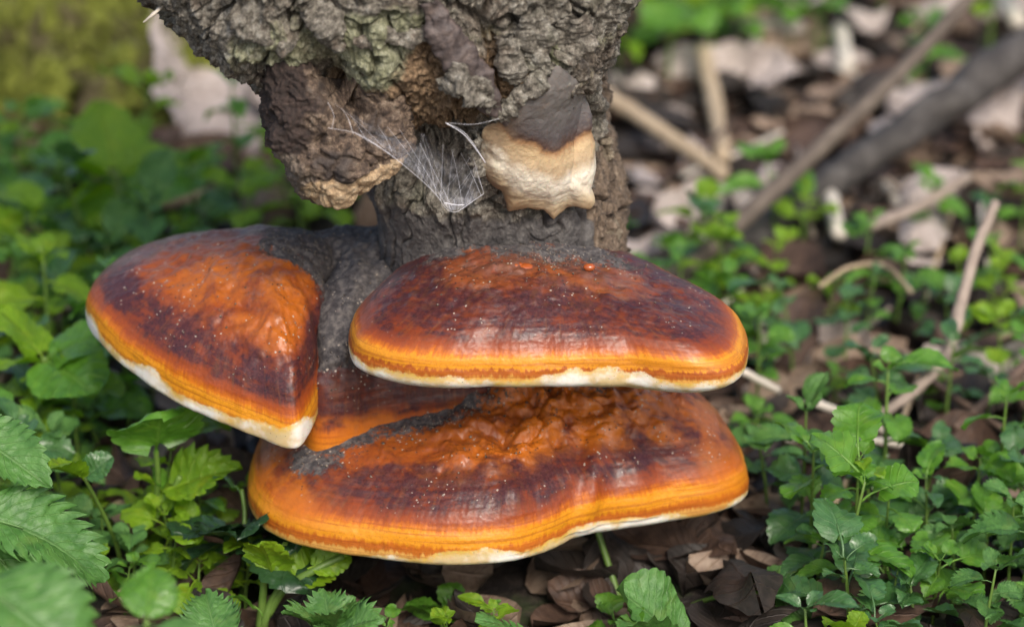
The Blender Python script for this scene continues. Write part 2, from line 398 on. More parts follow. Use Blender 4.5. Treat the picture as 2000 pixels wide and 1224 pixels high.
def build_trunk():
    zs = np.concatenate([np.linspace(-.02, .125, 50)[:-1], np.linspace(.125, .335, 400)[:-1], np.linspace(.335, .465, 110)])
    nth = 640
    u = np.linspace(0, 2 * np.pi, nth, endpoint=False); th = u + .72 * np.sin(u + np.pi / 2 + 0) * 1.0   # denser columns towards the front
    th = u - .62 * np.sin(u - 1.5 * np.pi)
    def ip(k): 
        v = np.interp(zs, TR[:, 0], TR[:, k]); ker = np.hanning(17 if k else 17); ker /= ker.sum()
        return np.convolve(np.pad(v, 8, mode='edge'), ker, 'valid')
    L_, R_, Fy, By = ip(1), ip(2), ip(3), ip(4)
    cx, rx, cy, ry = (L_ + R_) / 2, (R_ - L_) / 2, (Fy + By) / 2, (By - Fy) / 2
    ct, st = np.cos(th), np.sin(th); e = TE
    C_, S_ = np.sign(ct) * np.abs(ct) ** e, np.sign(st) * np.abs(st) ** e
    P = np.stack([cx[:, None] + rx[:, None] * C_, cy[:, None] + ry[:, None] * S_, np.repeat(zs[:, None], nth, 1)], -1)
    N = grid_normals(P); N *= np.sign((N[..., :2] * (P[..., :2] - np.stack([cx, cy], 1)[:, None])).sum(-1, keepdims=True) + 1e-9)
    p = P.reshape(-1, 3); n = N.reshape(-1, 3)
    x, z = p[:, 0], p[:, 2]; front = sstep(.06, .02, p[:, 1])
    # zones read off the trunk's face
    def spot(px, py, wx, wz, rot=0, Y=-.02):
        q = at(px, py, Y); dx, dz = x - q[0], z - q[2]
        c, s = math.cos(rot), math.sin(rot); a, b = dx * c + dz * s, -dx * s + dz * c
        return np.exp(-((a / wx) ** 2 + (b / wz) ** 2)) * front
    nb = fbm(p * 40, 4, 21)
    low = sstep(.196, .176, z + .006 * nb) * sstep(.040, .033, x + .003 * nb)      # dark smooth crust around the base
    strip = sstep(.033, .037, x + .002 * nb) * sstep(.245, .23, z)                  # pale bark strip on the right side
    lich = np.clip(1.3 * spot(765, 120, .022, .022) + spot(730, 50, .03, .012) + .8 * spot(770, 190, .02, .02) + .5 * spot(1080, 90, .03, .02) + .4 * spot(520, 60, .03, .015), 0, 1)
    tan = np.clip(spot(800, 215, .034, .012) + spot(870, 190, .02, .012) + .9 * spot(840, 130, .012, .02) + .6 * spot(960, 130, .02, .018) + .5 * spot(700, 225, .02, .02), 0, 1)
    cav = np.clip(spot(830, 300, .026, .011, .1, -.01) + .9 * spot(770, 345, .02, .012, 0, -.005) + spot(650, 190, .010, .022, 0, -.02) + .8 * spot(940, 215, .009, .014, -.6), 0, 1.2)
    # relief
    warp = np.stack([fbm(p * 30, 3, 1), fbm(p * 30, 3, 2), fbm(p * 30, 3, 3)], 1) * .010
    warp2 = np.stack([fbm(p * 14, 4, 5, .6), fbm(p * 14, 4, 6, .6), fbm(p * 14, 4, 7, .6)], 1) * .030
    q = (p + warp + warp2) * np.array([36, 36, 10])
    f1, f2, cid = worley(q, 4)
    g1, g2, cid2 = worley((p + warp * 1.3 + warp2) * np.array([110, 110, 60]), 14)
    crack = sstep(.09, .0, f2 - f1)
    crack2 = sstep(.16, .0, g2 - g1)
    ridge = fbm((p + warp) * np.array([48, 48, 17]), 4, 9, .5, True)
    amp = 1 - .80 * low
    d = (.0036 * (ridge - .6) + .0036 * (cid - .5) - .0095 * crack + .0008 * (cid2 - .5) - .0004 * crack2) * amp * (1 - .5 * tan)
    d += .0020 * fbm(p * np.array([150, 150, 90]), 5, 33, .64) * (1 - .85 * low) + .0006 * fbm(p * 700, 3, 37, .6) * (1 - .5 * low) + .0010 * (fbm((p + warp) * np.array([300, 300, 75]), 3, 39, .6, True) - .7) * (1 - .9 * low)
    d += tan * (.0026 * fbm(p * 330, 3, 41, .7) - .003)
    d += .006 * pnoise(p * 26, 51) * amp
    d -= cav * .017
    d += .0035 * spot(770, 120, .028, .022)
    d += strip * (.0016 * fbm(p * np.array([300, 300, 20]), 3, 61))
    p2 = p + n * d[:, None]
    dark = np.clip(low + .0 * z, 0, 1)
    t = NT('bark'); o = t.obj()
    a = lambda k: t.attr(k).outputs['Fac']
    n1, n2, n3 = t.noise(o, 60, 5, .65), t.noise(o, 300, 6, .7), t.noise(t.scale(o, (1, 1, .12)), 420, 4, .6)
    c = t.ramp(n2, [(.30, (.030, .024, .020)), (.42, (.125, .112, .090)), (.53, (.27, .245, .20)), (.68, (.50, .48, .42))])
    c = t.mix(t.ss(n1, .54, .68, 0, .75), c, t.ramp(n2, [(.3, (.030, .022, .018)), (.5, (.125, .090, .066)), (.72, (.29, .22, .16))]))
    lf = t.ss(t.m('ADD', a('lichen'), t.m('MULTIPLY', t.m('SUBTRACT', n1, .5), 1.2)), .30, .55)
    c = t.mix(t.m('MULTIPLY', lf, .85), c, t.ramp(n2, [(.3, (.09, .095, .05)), (.46, (.29, .30, .17)), (.64, (.50, .51, .35))]))
    gl = t.m('MULTIPLY', t.ss(t.noise(o, 38, 4, .6), .54, .68), .5)
    c = t.mix(gl, c, t.ramp(n2, [(.3, (.06, .06, .04)), (.6, (.28, .285, .20))]))
    c = t.mix(t.ss(t.noise(o, 21, 5, .65), .50, .62, 0, .6), c, t.ramp(n2, [(.3, (.028, .020, .015)), (.5, (.11, .076, .052)), (.7, (.27, .20, .14))]))
    tf = t.ss(t.m('ADD', a('tan'), t.m('MULTIPLY', t.m('SUBTRACT', n1, .5), 1.0)), .28, .5)
    c = t.mix(tf, c, t.ramp(n2, [(.28, (.05, .03, .018)), (.48, (.22, .14, .075)), (.66, (.42, .29, .17)), (.85, (.58, .46, .31))]))
    df = t.ss(t.m('ADD', a('dark'), t.m('MULTIPLY', t.m('SUBTRACT', n1, .5), .8)), .35, .6)
    c = t.mix(df, c, t.ramp(t.noise(o, 170, 7, .72), [(.3, (.030, .027, .028)), (.48, (.085, .078, .076)), (.62, (.16, .15, .14)), (.8, (.30, .27, .24))]))
    sf = t.ss(a('strip'), .3, .6)
    c = t.mix(sf, c, t.ramp(n3, [(.3, (.06, .04, .028)), (.55, (.20, .145, .10)), (.75, (.33, .26, .19))]))
    n4 = t.noise(t.scale(o, (1, 1, .45)), 1000, 5, .75)
    keep = t.m('SUBTRACT', 1.0, t.m('MULTIPLY', df, .7))
    c = t.mix(t.m('MULTIPLY', keep, t.ss(n4, .40, .60, .6, 0)), c, t.mix(.7, c, (.018, .015, .013)))
    c = t.mix(t.m('MULTIPLY', keep, t.ss(n4, .57, .72, 0, .55)), c, t.mix(.5, c, (.60, .56, .48)))
    h = t.m('ADD', t.m('MULTIPLY', n2, 1.0), t.m('MULTIPLY', n4, .6))
    m = t.done(t.bsdf(c, t.ss(df, 0, 1, .82, .62), t.bump(h, .9, .0018)))
    root = thing('tree_trunk', 'gnarled lichen-stained tree trunk narrowing above the bracket fungi', 'tree trunk', (0, .06, 0))
    me = mesh('trunk', p2 - np.array([0, .06, 0]), grid_faces(len(zs), nth, True), m, dict(lichen=lich, tan=tan, dark=dark, strip=strip))
    obj('trunk', me, root)
    return root, m
TRUNK, BARK = build_trunk()
OFF = np.array([0, .06, 0])

def rough_blob(center, rx, ry, rz, n=160, m=100, amp=.004, freq=60, seed=0, sq=.8, fine=.0012):
    u = np.linspace(0, 2 * np.pi, n, endpoint=False); v = np.linspace(0, np.pi, m)
    cu, su = np.cos(u), np.sin(u); sv, cv = np.sin(v), np.cos(v)
    f = lambda a: np.sign(a) * np.abs(a) ** sq
    P = np.stack([rx * f(sv)[:, None] * f(cu), ry * f(sv)[:, None] * f(su), rz * f(cv)[:, None] * np.ones(n)], -1)
    p = P.reshape(-1, 3)
    nn = p / np.array([rx, ry, rz]) ** 2; nn /= np.linalg.norm(nn, axis=1, keepdims=True) + 1e-9
    w = p + np.asarray(center)
    d = amp * fbm(w * freq, 4, seed, .5) + fine * fbm(w * 320, 4, seed + 7, .6)
    return w + nn * d[:, None], grid_faces(m, n, True)[:, ::-1], p / np.array([rx, ry, rz])

def build_lump():
    # hanging stub on the left: stacked rings, dark brown flank with its shade painted in, tan crumbling face, cream underside
    zs = np.linspace(0, 1, 130); nth = 260
    th = np.linspace(0, 2 * np.pi, nth, endpoint=False)
    key = np.array([  # frac down, px left, px right, py, half depth
        [0, 560, 720, 95, .010], [.08, 528, 760, 120, .020], [.2, 516, 790, 165, .024], [.4, 515, 800, 235, .026], [.6, 532, 800, 295, .027],
        [.78, 566, 800, 345, .026], [.9, 596, 790, 376, .022], [.96, 615, 765, 388, .014], [1.0, 650, 720, 386, .003]])
    px_l, px_r, py, hd = [np.interp(zs, key[:, 0], key[:, k]) for k in (1, 2, 3, 4)]
    P = np.zeros((len(zs), nth, 3))
    for i in range(len(zs)):
        a, b = at(px_l[i], py[i], -.028), at(px_r[i], py[i], -.028)
        c = (a + b) / 2; r = (b[0] - a[0]) / 2
        e = .75; ct, st = np.cos(th), np.sin(th)
        P[i, :, 0] = c[0] + r * np.sign(ct) * np.abs(ct) ** e
        P[i, :, 1] = -.022 + hd[i] * np.sign(st) * np.abs(st) ** e
        P[i, :, 2] = c[2]
    # bottom edge rises towards the right
    fx = (P[..., 0] - P[..., 0].min()) / np.ptp(P[..., 0])
    P[..., 2] += (np.clip(fx - .55, 0, 1) * .045) * (zs[:, None] ** 2)
    N = grid_normals(P); N *= np.sign((N[..., :2] * (P[..., :2] - P[..., :2].mean(1, keepdims=True))).sum(-1, keepdims=True) + 1e-9)
    p, n = P.reshape(-1, 3), N.reshape(-1, 3)
    f1, f2, cid = worley((p + .006 * np.stack([fbm(p * 60, 2, 1)] * 3, 1)) * np.array([95, 95, 70]), 8)
    face = sstep(at(550, 0, -.03)[0], at(650, 0, -.03)[0], p[:, 0] + .010 * fbm(p * 60, 4, 4))
    d = .0042 * fbm(p * 70, 4, 77) + (.0032 * (cid - .5) - .003 * sstep(.2, 0, f2 - f1)) * face + .0013 * fbm(p * 380, 4, 78, .65)
    p2 = p + n * d[:, None]
    fr = np.repeat(zs, nth)
    # dark hollow where the stub has rotted open
    hol = at(665, 165, -.045); g = np.exp(-(((p[:, 0] - hol[0] + .3 * (p[:, 2] - hol[2])) / .0075) ** 2 + ((p[:, 2] - hol[2]) / .020) ** 2)) * (n[:, 1] < 0)
    p2 -= n * (g * .030)[:, None]
    cream = np.clip(sstep(.68, .74, fr + .03 * fbm(p * 60, 3, 5)) * face, 0, 1)
    p2 = p2 - n * (d * .6 * cream)[:, None]
    flank = (1 - face) * sstep(.62, .50, fr + .25 * (p[:, 0] - p[:, 0].min()) / .02 * 0)
    pale = (1 - face) * sstep(.50, .58, fr + .04 * fbm(p * 40, 2, 6))
    t = NT('rotten wood'); o = t.obj(); a = lambda k: t.attr(k).outputs['Fac']
    n1, n2 = t.noise(o, 75, 5, .65), t.noise(o, 300, 6, .7)
    c = t.ramp(n2, [(.32, (.016, .012, .010)), (.45, (.085, .056, .040)), (.56, (.21, .15, .105)), (.70, (.44, .35, .26))])
    c = t.mix(t.ss(n1, .52, .64, 0, .8), c, t.ramp(n2, [(.3, (.02, .018, .02)), (.7, (.085, .07, .066))]))
    c = t.mix(t.ss(a('flank'), .3, .7), c, t.ramp(n2, [(.3, (.014, .010, .009)), (.55, (.046, .028, .022)), (.75, (.13, .092, .072))]))  # dark brown, deepened to carry the flank's shade in its colour
    c = t.mix(t.ss(a('pale'), .3, .7), c, t.ramp(n2, [(.3, (.10, .075, .055)), (.7, (.26, .21, .165))]))
    c = t.mix(t.ss(a('cream'), .3, .6), c, t.ramp(n2, [(.25, (.22, .13, .065)), (.5, (.52, .37, .22)), (.75, (.70, .57, .40))]))
    n4 = t.noise(o, 1000, 4, .75); c = t.mix(t.ss(n4, .42, .60, .6, 0), c, t.mix(.65, c, (.02, .015, .012)))
    m = t.done(t.bsdf(c, .8, t.bump(t.m('ADD', n2, t.m('MULTIPLY', n4, .5)), .8, .0016)))
    me = mesh('stub', p2 - OFF, grid_faces(len(zs), nth, True), m, dict(cream=cream, flank=flank, pale=pale))
    s = obj('stub', me, TRUNK); s['label'] = 'rotten stub with dark shade-painted flank and cream underside'
build_lump()

def ribbon(pts, w, thick, rough, seed, mat, curl=0.0, n=26):
    """a bark flake: bent strip with rounded thick edges; pts centre line (m,3), w half widths"""
    pts = np.asarray(pts, float); k = len(pts); tt = np.linspace(0, k - 1, 90)
    c = np.stack([np.interp(tt, np.arange(k), pts[:, i]) for i in range(3)], 1)
    ker = np.hanning(21); ker /= ker.sum()
    c = np.stack([np.convolve(np.pad(c[:, i], 10, mode='reflect', reflect_type='odd'), ker, 'valid') for i in range(3)], 1)
    ww = np.interp(tt, np.arange(k), w)
    T = np.gradient(c, axis=0); T /= np.linalg.norm(T, axis=1, keepdims=True)
    out = np.tile(np.array([0, -1.0, .25]), (len(c), 1)); out /= np.linalg.norm(out[0])
    S = np.cross(T, out); S /= np.linalg.norm(S, axis=1, keepdims=True); O = np.cross(S, T)
    th = np.linspace(0, 2 * np.pi, n, endpoint=False)
    a, b = np.cos(th), np.sin(th)
    V = c[:, None] + S[:, None] * (ww[:, None] * a)[..., None] + O[:, None] * ((thick * np.sign(b) * np.abs(b) ** .7)[None] + (curl * a ** 2)[None] * ww[:, None])[..., None]
    p = V.reshape(-1, 3); ctr = np.repeat(c, n, 0); nn = p - ctr; nn /= np.linalg.norm(nn, axis=1, keepdims=True)
    p = p + nn * (rough * fbm(p * 130, 4, seed, .6))[:, None]
    return p, grid_faces(len(c), n, True)
def build_bark_flakes():
    md = simple_material('dark flake', [(.25, (.025, .019, .019)), (.5, (.085, .066, .062)), (.7, (.15, .115, .10)), (.85, (.26, .19, .14))], 260, .6, bs=.5, bd=.001, var=0)
    ml = simple_material('pale flake', [(.25, (.06, .045, .03)), (.5, (.21, .17, .12)), (.8, (.42, .37, .28))], 320, .8, bs=.9, bd=.002, var=0)
    p, F = ribbon([on(838, 0, .002), on(856, 50, .004), on(890, 100, .005), on(925, 150, .005), on(955, 195, .006), on(982, 232, .003)], [.003, .006, .0078, .0075, .005, .0015], .0040, .0022, 3, md)
    o = obj('bark_flake', mesh('bark_flake', p - OFF, F, md), TRUNK); o['label'] = 'dark curved bark ridge'
    p, F = ribbon([on(868, 172, .006), on(895, 152, .012), on(925, 165, .012), on(950, 195, .009), on(972, 228, .005)], [.003, .0050, .0050, .0040, .0015], .0022, .0045, 5, ml, .5)
    obj('bark_flake', mesh('bark_flake', p - OFF, F, BARK), TRUNK)
    for pts, w, th_, sd_, m_ in (([on(692, 78, .002), on(735, 82, .003), on(790, 76, .003), on(838, 62, .002)], [.002, .003, .003, .002], .002, 6, BARK),
                        ([on(1176, 270, .001), on(1184, 300, .002), on(1187, 325, .001)], [.003, .0045, .002], .0018, 4, ml),
                        ([on(1188, 430, .0), on(1192, 470, .001), on(1200, 515, .001)], [.004, .005, .005], .0018, 9, ml),
                        ([on(1040, 20, .002), on(1050, 70, .003), on(1045, 130, .002)], [.004, .007, .003], .003, 12, BARK),
                        ([on(1110, 30, .002), on(1120, 80, .003), on(1100, 115, .002)], [.006, .009, .004], .003, 13, BARK),
                        ([on(600, 10, .002), on(640, 50, .003), on(665, 95, .002)], [.005, .008, .003], .003, 15, BARK),
                        ([on(460, 10, .002), on(520, 50, .003), on(570, 90, .002)], [.006, .010, .004], .003, 17, BARK),
                        ([on(985, 70, .002), on(1000, 120, .003), on(1010, 165, .002)], [.004, .006, .003], .003, 19, BARK)):
        p, F = ribbon(pts, w, th_, .0035, sd_, m_)
        obj('bark_flake', mesh('bark_flake', p - OFF, F, m_), TRUNK)
build_bark_flakes()

# ================================================================== BRACKET FUNGI
def smooth_periodic(th, r, n, sig):
    g = np.linspace(0, 2 * np.pi, n, endpoint=False)
    o = np.argsort(th); th, r = th[o], r[o]
    v = np.interp(g, np.r_[th[-1] - 2 * np.pi, th, th[0] + 2 * np.pi], np.r_[r[-1], r, r[0]])
    k = np.fft.rfftfreq(n, 1 / n)
    return np.fft.irfft(np.fft.rfft(v) * np.exp(-.5 * (k * sig) ** 2), n)
def bracket(center, outline, zrim, H, hb, ex=(1.0, 1.0), exb=(1, .8), nth=620, nt=250, nb=90, sig=.05, dens=None):
    """closed cushion: plan outline (x, y) round the centre, zrim(x, y) height of the growing edge,
    H dome height (number or function of x, y), hb underside depth. returns grids and the edge distance"""
    c = np.asarray(center, float); ol = np.asarray(outline, float)
    th = np.arctan2(ol[:, 1] - c[1], ol[:, 0] - c[0]) % (2 * np.pi); r = np.hypot(ol[:, 0] - c[0], ol[:, 1] - c[1])
    g = np.linspace(0, 2 * np.pi, nth, endpoint=False)
    rr = smooth_periodic(th, r, nth, sig)
    if dens is not None:                                   # denser columns towards the viewer's side
        g2 = g - dens * np.sin(g - 1.5 * np.pi); rr = np.interp(g2 % (2 * np.pi), np.r_[g, 2 * np.pi], np.r_[rr, rr[0]]); g = g2
    ph = np.linspace(.0, 1, nt) ** .85 * np.pi / 2
    tt = np.sin(ph) ** ex[0]
    pb = np.linspace(np.pi / 2, 0, nb + 1)[1:]
    tb, zb = np.sin(pb) ** exb[0], np.cos(pb) ** exb[1]
    T = np.r_[tt, tb]
    X = c[0] + T[:, None] * rr * np.cos(g); Y = c[1] + T[:, None] * rr * np.sin(g)
    xr, yr = c[0] + rr * np.cos(g), c[1] + rr * np.sin(g)
    zr = zrim(xr, yr)[None] * T[:, None] ** 2 + zrim(c[0], c[1]) * (1 - T[:, None] ** 2)
    Hh = H(X[:nt], Y[:nt]) if callable(H) else H
    zt2 = np.cos(ph)[:, None] ** (ex[1](g)[None] if callable(ex[1]) else ex[1])
    Z = zr.copy(); Z[:nt] += Hh * zt2; Z[nt:] -= (hb if not callable(hb) else hb(X[nt:], Y[nt:])) * zb[:, None]
    P = np.stack([X, Y, Z], -1)
    seg = np.linalg.norm(np.diff(P, axis=0), axis=2); cum = np.vstack([np.zeros(nth), np.cumsum(seg, 0)])
    rim = cum[nt - 1][None] - cum
    arc = np.repeat(np.cumsum(np.hypot(np.gradient(xr), np.gradient(yr)))[None], len(T), 0)
    N = grid_normals(P); s = np.sign((N[nt // 2, :, 2]).mean()); N = N * s
    N[nt - 1:][..., 2] = np.where(N[nt - 1:][..., 2] > .9, -1, N[nt - 1:][..., 2])
    return P, N, rim, arc, g
def finish_bracket(name, P, N, d, rim, arc, crust, warm, mat, parent, off, dull=None, marg=None):
    p = (P + N * d[..., None]).reshape(-1, 3) - off
    nt, nc = rim.shape
    return obj(name, mesh(name, p, grid_faces(nt, nc, True), mat, dict(rim=rim.ravel(), arc=arc.ravel(), crust=crust.ravel(), warm=warm.ravel(), dull=(0 * rim if dull is None else dull).ravel(), marg=(0 * rim if marg is None else marg).ravel())), parent)
GRIT = None
def scatter_grit(parent, P, N, weight, n, off, seed, rmin=.00025, rmax=.0007):
    """loose crumbs of soil and bark lying on a cap"""
    global GRIT
    if GRIT is None: GRIT = simple_material('grit', [(.3, (.02, .016, .013)), (.5, (.10, .075, .055)), (.65, (.30, .25, .20)), (.8, (.5, .45, .38))], 900, .85, var=0, bs=.2, det=1)
    rng = np.random.default_rng(seed); p = P.reshape(-1, 3); w = np.clip(weight.ravel(), 0, None) * (N.reshape(-1, 3)[:, 2] > .15)
    idx = rng.choice(len(p), n, p=w / w.sum()); V, F = [], []
    base = np.array([[1, 0, 0], [-1, 0, 0], [0, 1, 0], [0, -1, 0], [0, 0, 1], [0, 0, -1.]])
    tri = np.array([[0, 2, 4], [2, 1, 4], [1, 3, 4], [3, 0, 4], [2, 0, 5], [1, 2, 5], [3, 1, 5], [0, 3, 5]])
    for k, i in enumerate(idx):
        r_ = rmin + (rmax - rmin) * rng.random() ** 3
        V.append(p[i] - off + N.reshape(-1, 3)[i] * r_ * .3 + base * r_ * rng.uniform(.5, 1.3, (6, 3)) + rng.normal(0, r_ * .15, (6, 3))); F.append(tri + 6 * k)
    o = obj('grit', mesh('grit', np.vstack(V), np.vstack(F), GRIT, smooth=False), parent); o['kind'] = 'stuff'
def relief(P, rim, arc, seed, lump, lump_lo, lump_hi, groove=.0007, wrinkle=.0006):
    near = sstep(.055, .03, rim); groove = groove * .55 * near; wrinkle = wrinkle * .28 * near
    p = P.reshape(-1, 3); sh = rim.shape
    A = np.stack([arc.ravel() * 14, rim.ravel() * 130, np.full(arc.size, seed)], 1)
    g = groove * fbm(A, 3, seed).reshape(sh) * sstep(-.004, .006, rim)
    B = np.stack([arc.ravel() * 170, rim.ravel() * 22, np.full(arc.size, seed + 5.)], 1)
    w = wrinkle * fbm(B, 3, seed + 2).reshape(sh) * sstep(-.01, .004, rim)
    m = sstep(lump_lo, lump_hi, rim)
    warp = .006 * np.stack([fbm(p * 45, 2, seed + 11), fbm(p * 45, 2, seed + 12), fbm(p * 45, 2, seed + 13)], 1)
    n1 = fbm((p + warp) * 52, 3, seed + 4).reshape(sh)
    n2 = np.abs(pnoise((p + warp * 1.4) * 95, seed + 8)).reshape(sh)
    d = g + w + m * (lump * n1 + lump * .75 * (n2 - .25)) + .00012 * fbm(p * 420, 3, seed + 9).reshape(sh)
    d += .0035 * pnoise(p * 17, seed + 21).reshape(sh) * sstep(0, .02, np.abs(rim))
    return d

UP_STOPS = [(0, (.60, .30, .06)), (1.5, (.40, .11, .014)), (3.5, (.36, .085, .012)), (4.5, AMBER), (9, AMBER), (10.5, ORANGE), (13, (.30, .060, .011)), (17, (.175, .034, .012)), (28, (.145, .030, .013)), (40, (.135, .030, .013)), (58, (.18, .046, .018)), (85, (.13, .055, .035))]
def px_plan(pts, Z):
    out = []
    for a in pts:
        d = ray(a[0], a[1]); z = a[2] if len(a) > 2 else Z
        q = CAM + d * ((z - CAM[2]) / d[2]); out.append((q[0], q[1]))
    return out

def build_upper():
    c = (.016, -.012)
    front = px_plan([(684, 690, .140), (690, 712, .138), (715, 733, .136), (760, 746, .136), (830, 756, .136), (950, 752, .137), (1060, 748, .138), (1150, 742, .139), (1240, 740, .139), (1310, 748, .139), (1380, 752, .139), (1425, 742, .14), (1450, 722, .141)], .138)
    back = [(.099, -.014), (.092, -.002), (.078, .014), (.055, .034), (0, .05), (-.045, .035), (-.063, .004), (-.0695, -.014)]
    ol = front + back
    zr = lambda x, y: .1405 + 0 * x
    H = lambda X, Y: .0285 + .005 * np.exp(-((X + .005) / .04) ** 2) - .006 * sstep(.03, .10, X)
    P, N, rim, arc, g = bracket(c, ol, zr, H, .011, (.97, .92), (1, .6), sig=.03, dens=.5)
    d = relief(P, rim, arc, 31, .0019, .020, .05) + .0008 * fbm(P.reshape(-1, 3) * 110, 3, 131).reshape(rim.shape) * sstep(.015, .04, rim)
    X, Y = P[..., 0], P[..., 1]
    nz = fbm(P.reshape(-1, 3) * 40, 3, 71).reshape(rim.shape)
    crust = np.clip(sstep(-.022, .002, Y + .008 * nz) + .75 * sstep(-.035, -.06, X + .01 * nz) * sstep(.028, .045, rim), 0, 1.1) * .85
    crust *= sstep(.03, .045, rim) * (1 - .75 * sstep(.045, .075, X))
    warm = .30 * np.exp(-((X - .02) / .04) ** 2 - ((rim - .058) / .008) ** 2) + .30 * sstep(.055, .08, X) * sstep(.05, .06, rim)
    root = thing('bracket_fungus', 'smooth domed bracket fungus with continuous white rim, directly above the widest one', 'bracket fungus', (.015, 0, .14), 'red-belted bracket fungi on the trunk')
    m = cap_material('upper cap', UP_STOPS, .085, .0010, .015, .050, .6, .27, .7, 1.3)
    finish_bracket('cap', P, N, d, rim, arc, crust, warm, m, root, np.array([.015, 0, .14]))
    PD = P + N * d[..., None]; scatter_grit(root, PD, N, sstep(.02, .05, rim) * (.25 + 2 * crust), 420, np.array([.015, 0, .14]), 1)
    # resin drop at the back of the cap
    dm = NT('resin'); dmat = dm.done(dm.bsdf((.34, .075, .015), .18, None, .5))
    for (x, y, r_) in ((1023, 528, .0042), (1008, 522, .003), (1150, 522, .0022)):
        q = at(x, y, -.020); V, F, _ = rough_blob((0, 0, 0), r_ * 1.15, r_ * .9, r_ * .8, 20, 14, .0003, 200, 3, 1, .0001)
        o = obj('resin_drop', mesh('resin_drop', V, F, dmat), root); o.location = Vector(q) - root.location
    return root
build_upper()

def build_lower():
    c = (-.005, .018)
    front = px_plan([(483, 930, .062), (486, 970, .058), (510, 1015, .056), (560, 1045, .055), (640, 1068, .054), (720, 1082, .053), (800, 1092, .053), (900, 1097, .053), (1000, 1090, .053), (1070, 1070, .053), (1120, 1043, .053), (1170, 1030, .053),
                     (1240, 1016, .054), (1320, 1000, .055), (1400, 980, .057), (1445, 958, .059), (1463, 935, .061)], .055)
    back = [(.104, .028), (.096, .05), (.08, .07), (.04, .085), (-.04, .085), (-.09, .07), (-.112, .04)]
    zr = lambda x, y: .0545 + .03 * np.clip((np.asarray(y) + .03), 0, .1)
    H = lambda X, Y: .038 + .010 * sstep(-.03, .03, Y) + .003 * np.exp(-((X - .035) / .02) ** 2)
    P, N, rim, arc, g = bracket(c, front + back, zr, H, .010, (.90, .84), (1, .6), nth=760, nt=290, sig=.022, dens=.5)
    X, Y, Z = P[..., 0], P[..., 1], P[..., 2]
    d = relief(P, rim, arc, 57, .0014 + .0044 * np.exp(-((X - .03) / .05) ** 2), .034, .058, .0008, .0008)
    pp = P.reshape(-1, 3); cz = np.exp(-((X - .025) / .05) ** 2) * sstep(.036, .05, rim)
    d = d + cz * (.0036 * np.abs(fbm(pp * 95, 2, 88)).reshape(rim.shape) + .0010 * fbm(pp * 230, 3, 89).reshape(rim.shape))
    # fold running inwards from the notch in the edge
    q = gnd(1125, 985, .07)
    fold = np.exp(-((X - q[0] - .10 * (Y - q[1])) / .0045) ** 2) * sstep(.004, .02, rim) * sstep(.055, .03, rim)
    d = d - .0034 * fold + .0028 * np.roll(fold, 16, 1)
    for (x, y, r_, hgt) in ((1172, 832, .0032, -.005), (1085, 862, .003, -.004), (985, 868, .003, -.004), (1030, 838, .003, -.004), (860, 905, .0028, -.002), (1190, 838, .0055, .006), (1130, 890, .0085, .004), (1000, 925, .007, .003), (905, 893, .004, .003), (955, 900, .006, .003), (1075, 850, .008, .003), (1010, 800, .007, .003), (925, 845, .006, .0025), (1240, 870, .008, .003)):
        b = gnd(x, y, .088); d = d + hgt * np.exp(-((X - b[0]) ** 2 + (Y - b[1]) ** 2) / r_ ** 2) * (rim > 0)
    nz = fbm(P.reshape(-1, 3) * 45, 3, 73).reshape(rim.shape)
    cl = np.array([gnd(x, y, .090)[:2] for x, y in ((555, 872), (640, 852), (710, 830), (800, 836), (880, 822), (960, 792), (1060, 778), (1160, 785))])
    cw = np.array([.010, .017, .018, .008, .009, .012, .013, .010]); tq = np.linspace(0, len(cl) - 1, 60)
    cl2 = np.stack([np.interp(tq, np.arange(len(cl)), cl[:, i]) for i in range(2)], 1); cw2 = np.interp(tq, np.arange(len(cl)), cw)
    crust = np.zeros_like(X)
    for q_, w_ in zip(cl2, cw2): crust = np.maximum(crust, np.exp(-((X - q_[0]) ** 2 + (Y - q_[1]) ** 2) / w_ ** 2))
    crust = np.maximum(.85 * crust * (1 + .7 * nz), sstep(.012, .03, Y) * sstep(.06, .03, X))
    crust = np.clip(crust, 0, 1) * .85 * sstep(.02, .035, rim)
    warm = sstep(.030, .045, rim) * np.exp(-((X - .03) / .055) ** 2) * .95 + .5 * sstep(.075, .09, X) * (rim > 0)
    warm += .9 * np.exp(-((X + .10) / .02) ** 2) * sstep(.002, .012, rim) * sstep(.04, .02, rim)
    root = thing('bracket_fungus', 'widest bracket fungus, lowest of the cluster, with a lumpy orange top above nettles', 'bracket fungus', (0, .02, .05), 'red-belted bracket fungi on the trunk')
    st = [(0, (.62, .33, .08)), (1.5, (.42, .12, .014)), (4, (.46, .12, .012)), (6, AMBER), (11, AMBER), (13, ORANGE), (15.5, (.29, .058, .011)), (20, (.165, .033, .013)), (32, (.17, .035, .013)), (42, (.25, .056, .012)), (70, (.28, .070, .012)), (95, (.20, .055, .02))]
    m = cap_material('lower cap', st, .095, -.001, .018, .040, .6, .28, .4, 4.7)
    marg = .0060 * np.exp(-((X - .045) / .030) ** 2) + .0062 * np.exp(-((X + .022) / .022) ** 2) - .004 * sstep(-.05, -.08, X) - .003 * sstep(.075, .09, X)
    finish_bracket('cap', P, N, d, rim, arc, crust, np.clip(warm, 0, 1), m, root, np.array([0, .02, .05]), marg=marg)
    PD = P + N * d[..., None]; scatter_grit(root, PD, N, sstep(.02, .05, rim) * (Y < .03) * (.10 + 3 * crust), 900, np.array([0, .02, .05]), 2, .0003, .0010)
    # beetle-like scar
    return root
build_lower()

